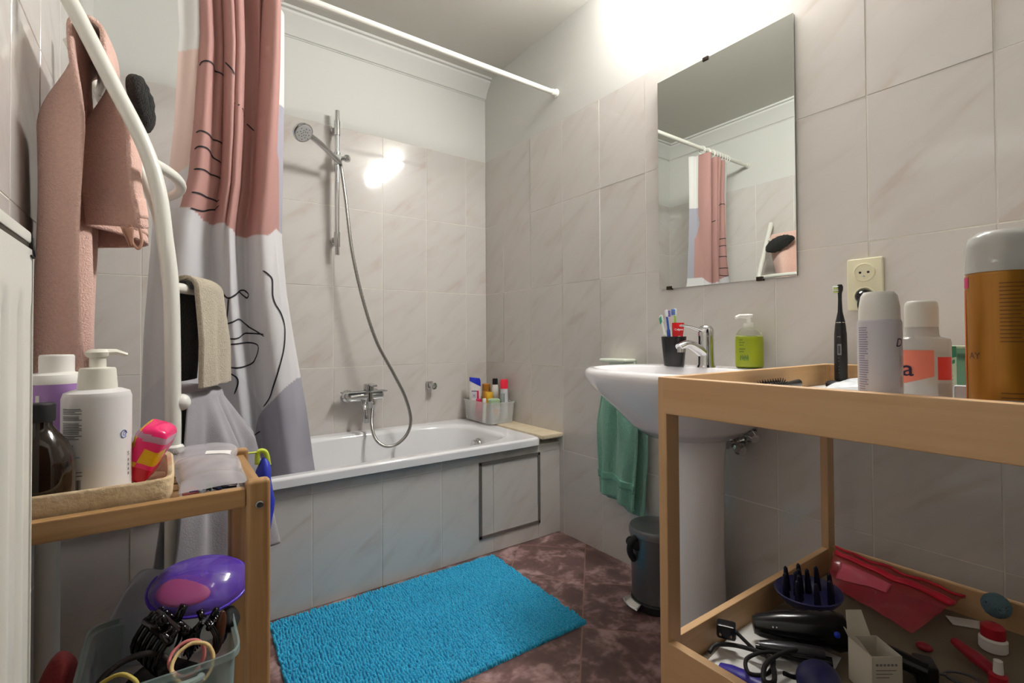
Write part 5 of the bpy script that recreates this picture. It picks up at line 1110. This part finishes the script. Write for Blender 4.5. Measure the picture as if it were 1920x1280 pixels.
# ================================================================== clear basket of bottles on the bath corner
BZ = .4845; t = thing('bottle_basket', 'clear plastic basket of bottles on the corner of bathtub', 'basket', (-.097, -.175, BZ))
CLB = mat('basket_clear', (226, 228, 226), .2, alpha=.34)
qx0, qx1, qy0, qy1 = -.183, -.010, -.324, -.030
def rq(i, z): return rr(qx0 + i, qx1 - i, qy0 + i, qy1 - i, z)
build(MB().loops([rq(.012, BZ + .001), rq(.01, BZ + .001), rq(.002, BZ + .108), rq(-.003, BZ + .108), rq(-.003, BZ + .113), rq(.0, BZ + .113)], cap0=True), 'basket', CLB, t, solid=.0016, smooth=40)
mb = MB()
for x, y in ((qx0 + .02, qy0 + .02), (qx1 - .02, qy0 + .02), (qx0 + .02, qy1 - .02)): mb.ball((x, y, BZ + .001), (.006, .006, .002), 10)
Z0 = BZ + .0035
def flask(x, y, name, label, cat, R_, h, cb, cc, caph, capr=None, sx=1, sy=1, capname='cap', rough=.35):
    p = V((x, y, Z0)); t = thing(name, label, cat, p, 'bottles in the bath basket'); capr = capr or R_ * .8
    build(MB().lathe(p, [(R_ * .9, 0), (R_, .004), (R_, h * .86), (R_ * .92, h * .94), (capr * .95, h)], 28, sx=sx, sy=sy), 'body', mat(label[:14], cb, rough), t, smooth=50)
    build(MB().lathe(p + V((0, 0, h)), [(capr, 0), (capr, caph * .85), (capr * .85, caph), (.0005, caph)], 28, sx=sx, sy=sy), capname, mat(label[:14] + 'c', cc, .35), t, smooth=40)
    return t, p
# shampoo with slanted blue cap
p = V((-.137, -.098, Z0)); t = thing('shampoo_bottle', 'white shampoo bottle with slanted blue cap in clear basket', 'bottle', p, 'bottles in the bath basket'); th = math.radians(32)
def so(k, z, sl=0): return [p + Rz(-.55) @ V((.033 * k * math.cos(g), .019 * k * math.sin(g), z - sl * .033 * math.cos(g))) for g in [2 * PI * q / 32 for q in range(32)]]
build(MB().loops([so(.94, 0), so(1, .004), so(1, .15), so(.97, .195, .5)], cap0=True, cap1=True), 'body', mat('shampoo_white', (230, 228, 226), .3), t, smooth=50)
build(MB().loops([so(.97, .196, .5), so(.95, .222, .35), so(.8, .2285, .1)], cap0=True, cap1=True), 'cap', mat('cap_blue', (34, 50, 190), .3), t, smooth=50)
mb = MB(); f2 = lambda x, z: p + Rz(-.55) @ V((x, -(.019 * math.sqrt(max(0, 1 - (x / .033) ** 2)) + .0007), z))
def lp(x0, x1, z0, z1, mi): mb.grid(lambda u, w: f2(x0 + (x1 - x0) * u, z0 + (z1 - z0) * w), 6, 2, mi)
lp(-.02, .008, .115, .15, 0); lp(-.02, .018, .152, .157, 1); lp(.01, .021, .10, .157, 2)
vs, fs = text_geo('X', .022); mb.add([f2(-.013 + v.x, .122 + v.y) + Rz(-.55) @ V((0, -.0005, 0)) for v in vs], fs, 1)
build(mb, 'label', [mat('lab_pale', (206, 206, 216), .5), mat('lab_slate', (70, 74, 100), .5), mat('lab_crimson', (200, 40, 90), .5)], t, recalc=False, smooth=180)
flask(-.150, -.158, 'pink_tube', 'pink squeeze bottle standing in front of the shampoo bottle', 'bottle', .019, .1, (226, 92, 120), (216, 40, 96), .016)
flask(-.156, -.225, 'white_tube', 'slim white tube at the front side of clear basket', 'tube', .0115, .105, (236, 234, 226), (240, 238, 232), .02, .0105)
flask(-.088, -.168, 'yellow_bottle', 'yellow bottle in the middle of clear basket', 'bottle', .024, .12, (232, 178, 50), (236, 186, 56), .03, .022)
flask(-.056, -.088, 'amber_jar', 'round golden brown bottle at the back of clear basket', 'bottle', .026, .15, (206, 150, 60), (176, 118, 40), .04, .024)
t_, p_ = flask(-.106, -.245, 'scrub_jar', 'grey jar with pale green lid at basket front corner', 'jar', .034, .088, (150, 152, 154), (168, 196, 158), .034, .0335)
mb = MB(); a = camang(p_); arcpatch(mb, p_, .0344, a - .3, a + .75, p_.z + .058, p_.z + .068, 0, 8); arcpatch(mb, p_, .0344, a + .25, a + .75, p_.z + .036, p_.z + .058, 0, 6)
for k in range(4): arcpatch(mb, p_, .0344, a - .5, a + .1, p_.z + .014 + .009 * k, p_.z + .018 + .009 * k, 1, 6)
arcpatch(mb, p_, .0344, a + .3, a + .55, p_.z + .01, p_.z + .026, 2, 4)
for k in range(7): arcpatch(mb, p_, .034, a - .8 + .24 * k, a - .66 + .24 * k, p_.z + .091, p_.z + .099, 3, 3)
build(mb, 'print', [mat('jar_orange', (226, 136, 76), .5), mat('jar_grey', (112, 118, 124), .5), mat('label_white', (0, 0, 0)), mat('jar_ink', (40, 48, 40), .5)], t_, recalc=False, smooth=180)
flask(-.044, -.163, 'lotion_bottle', 'white bottle with black cap at the back right of basket', 'bottle', .0185, .19, (232, 232, 226), (22, 22, 22), .034, .0155)
t_, p_ = flask(-.046, -.256, 'shaving_foam', 'silver grey spray can with bright red cap in clear basket', 'spray can', .0215, .175, (206, 208, 212), (236, 44, 70), .05, .0215)
mb = MB(); a = camang(p_); arcpatch(mb, p_, .0218, a - .1, a + .08, p_.z + .04, p_.z + .15, 0, 3); arcpatch(mb, p_, .0218, a - 1.1, a - .1, p_.z + .05, p_.z + .15, 1, 5); build(mb, 'print', [mat('foam_slate', (96, 104, 112), .4), mat('foam_grey', (168, 178, 178), .4)], t_, recalc=False, smooth=180)
SC.view_settings.view_transform = 'Standard'; SC.view_settings.look = 'None'; SC.view_settings.gamma = 1; SC.view_settings.use_curve_mapping = False
SC.view_settings.exposure = 0
w = bpy.data.worlds.new('world'); SC.world = w; w.use_nodes = True; w.node_tree.nodes['Background'].inputs[0].default_value = (.012, .012, .014, 1)
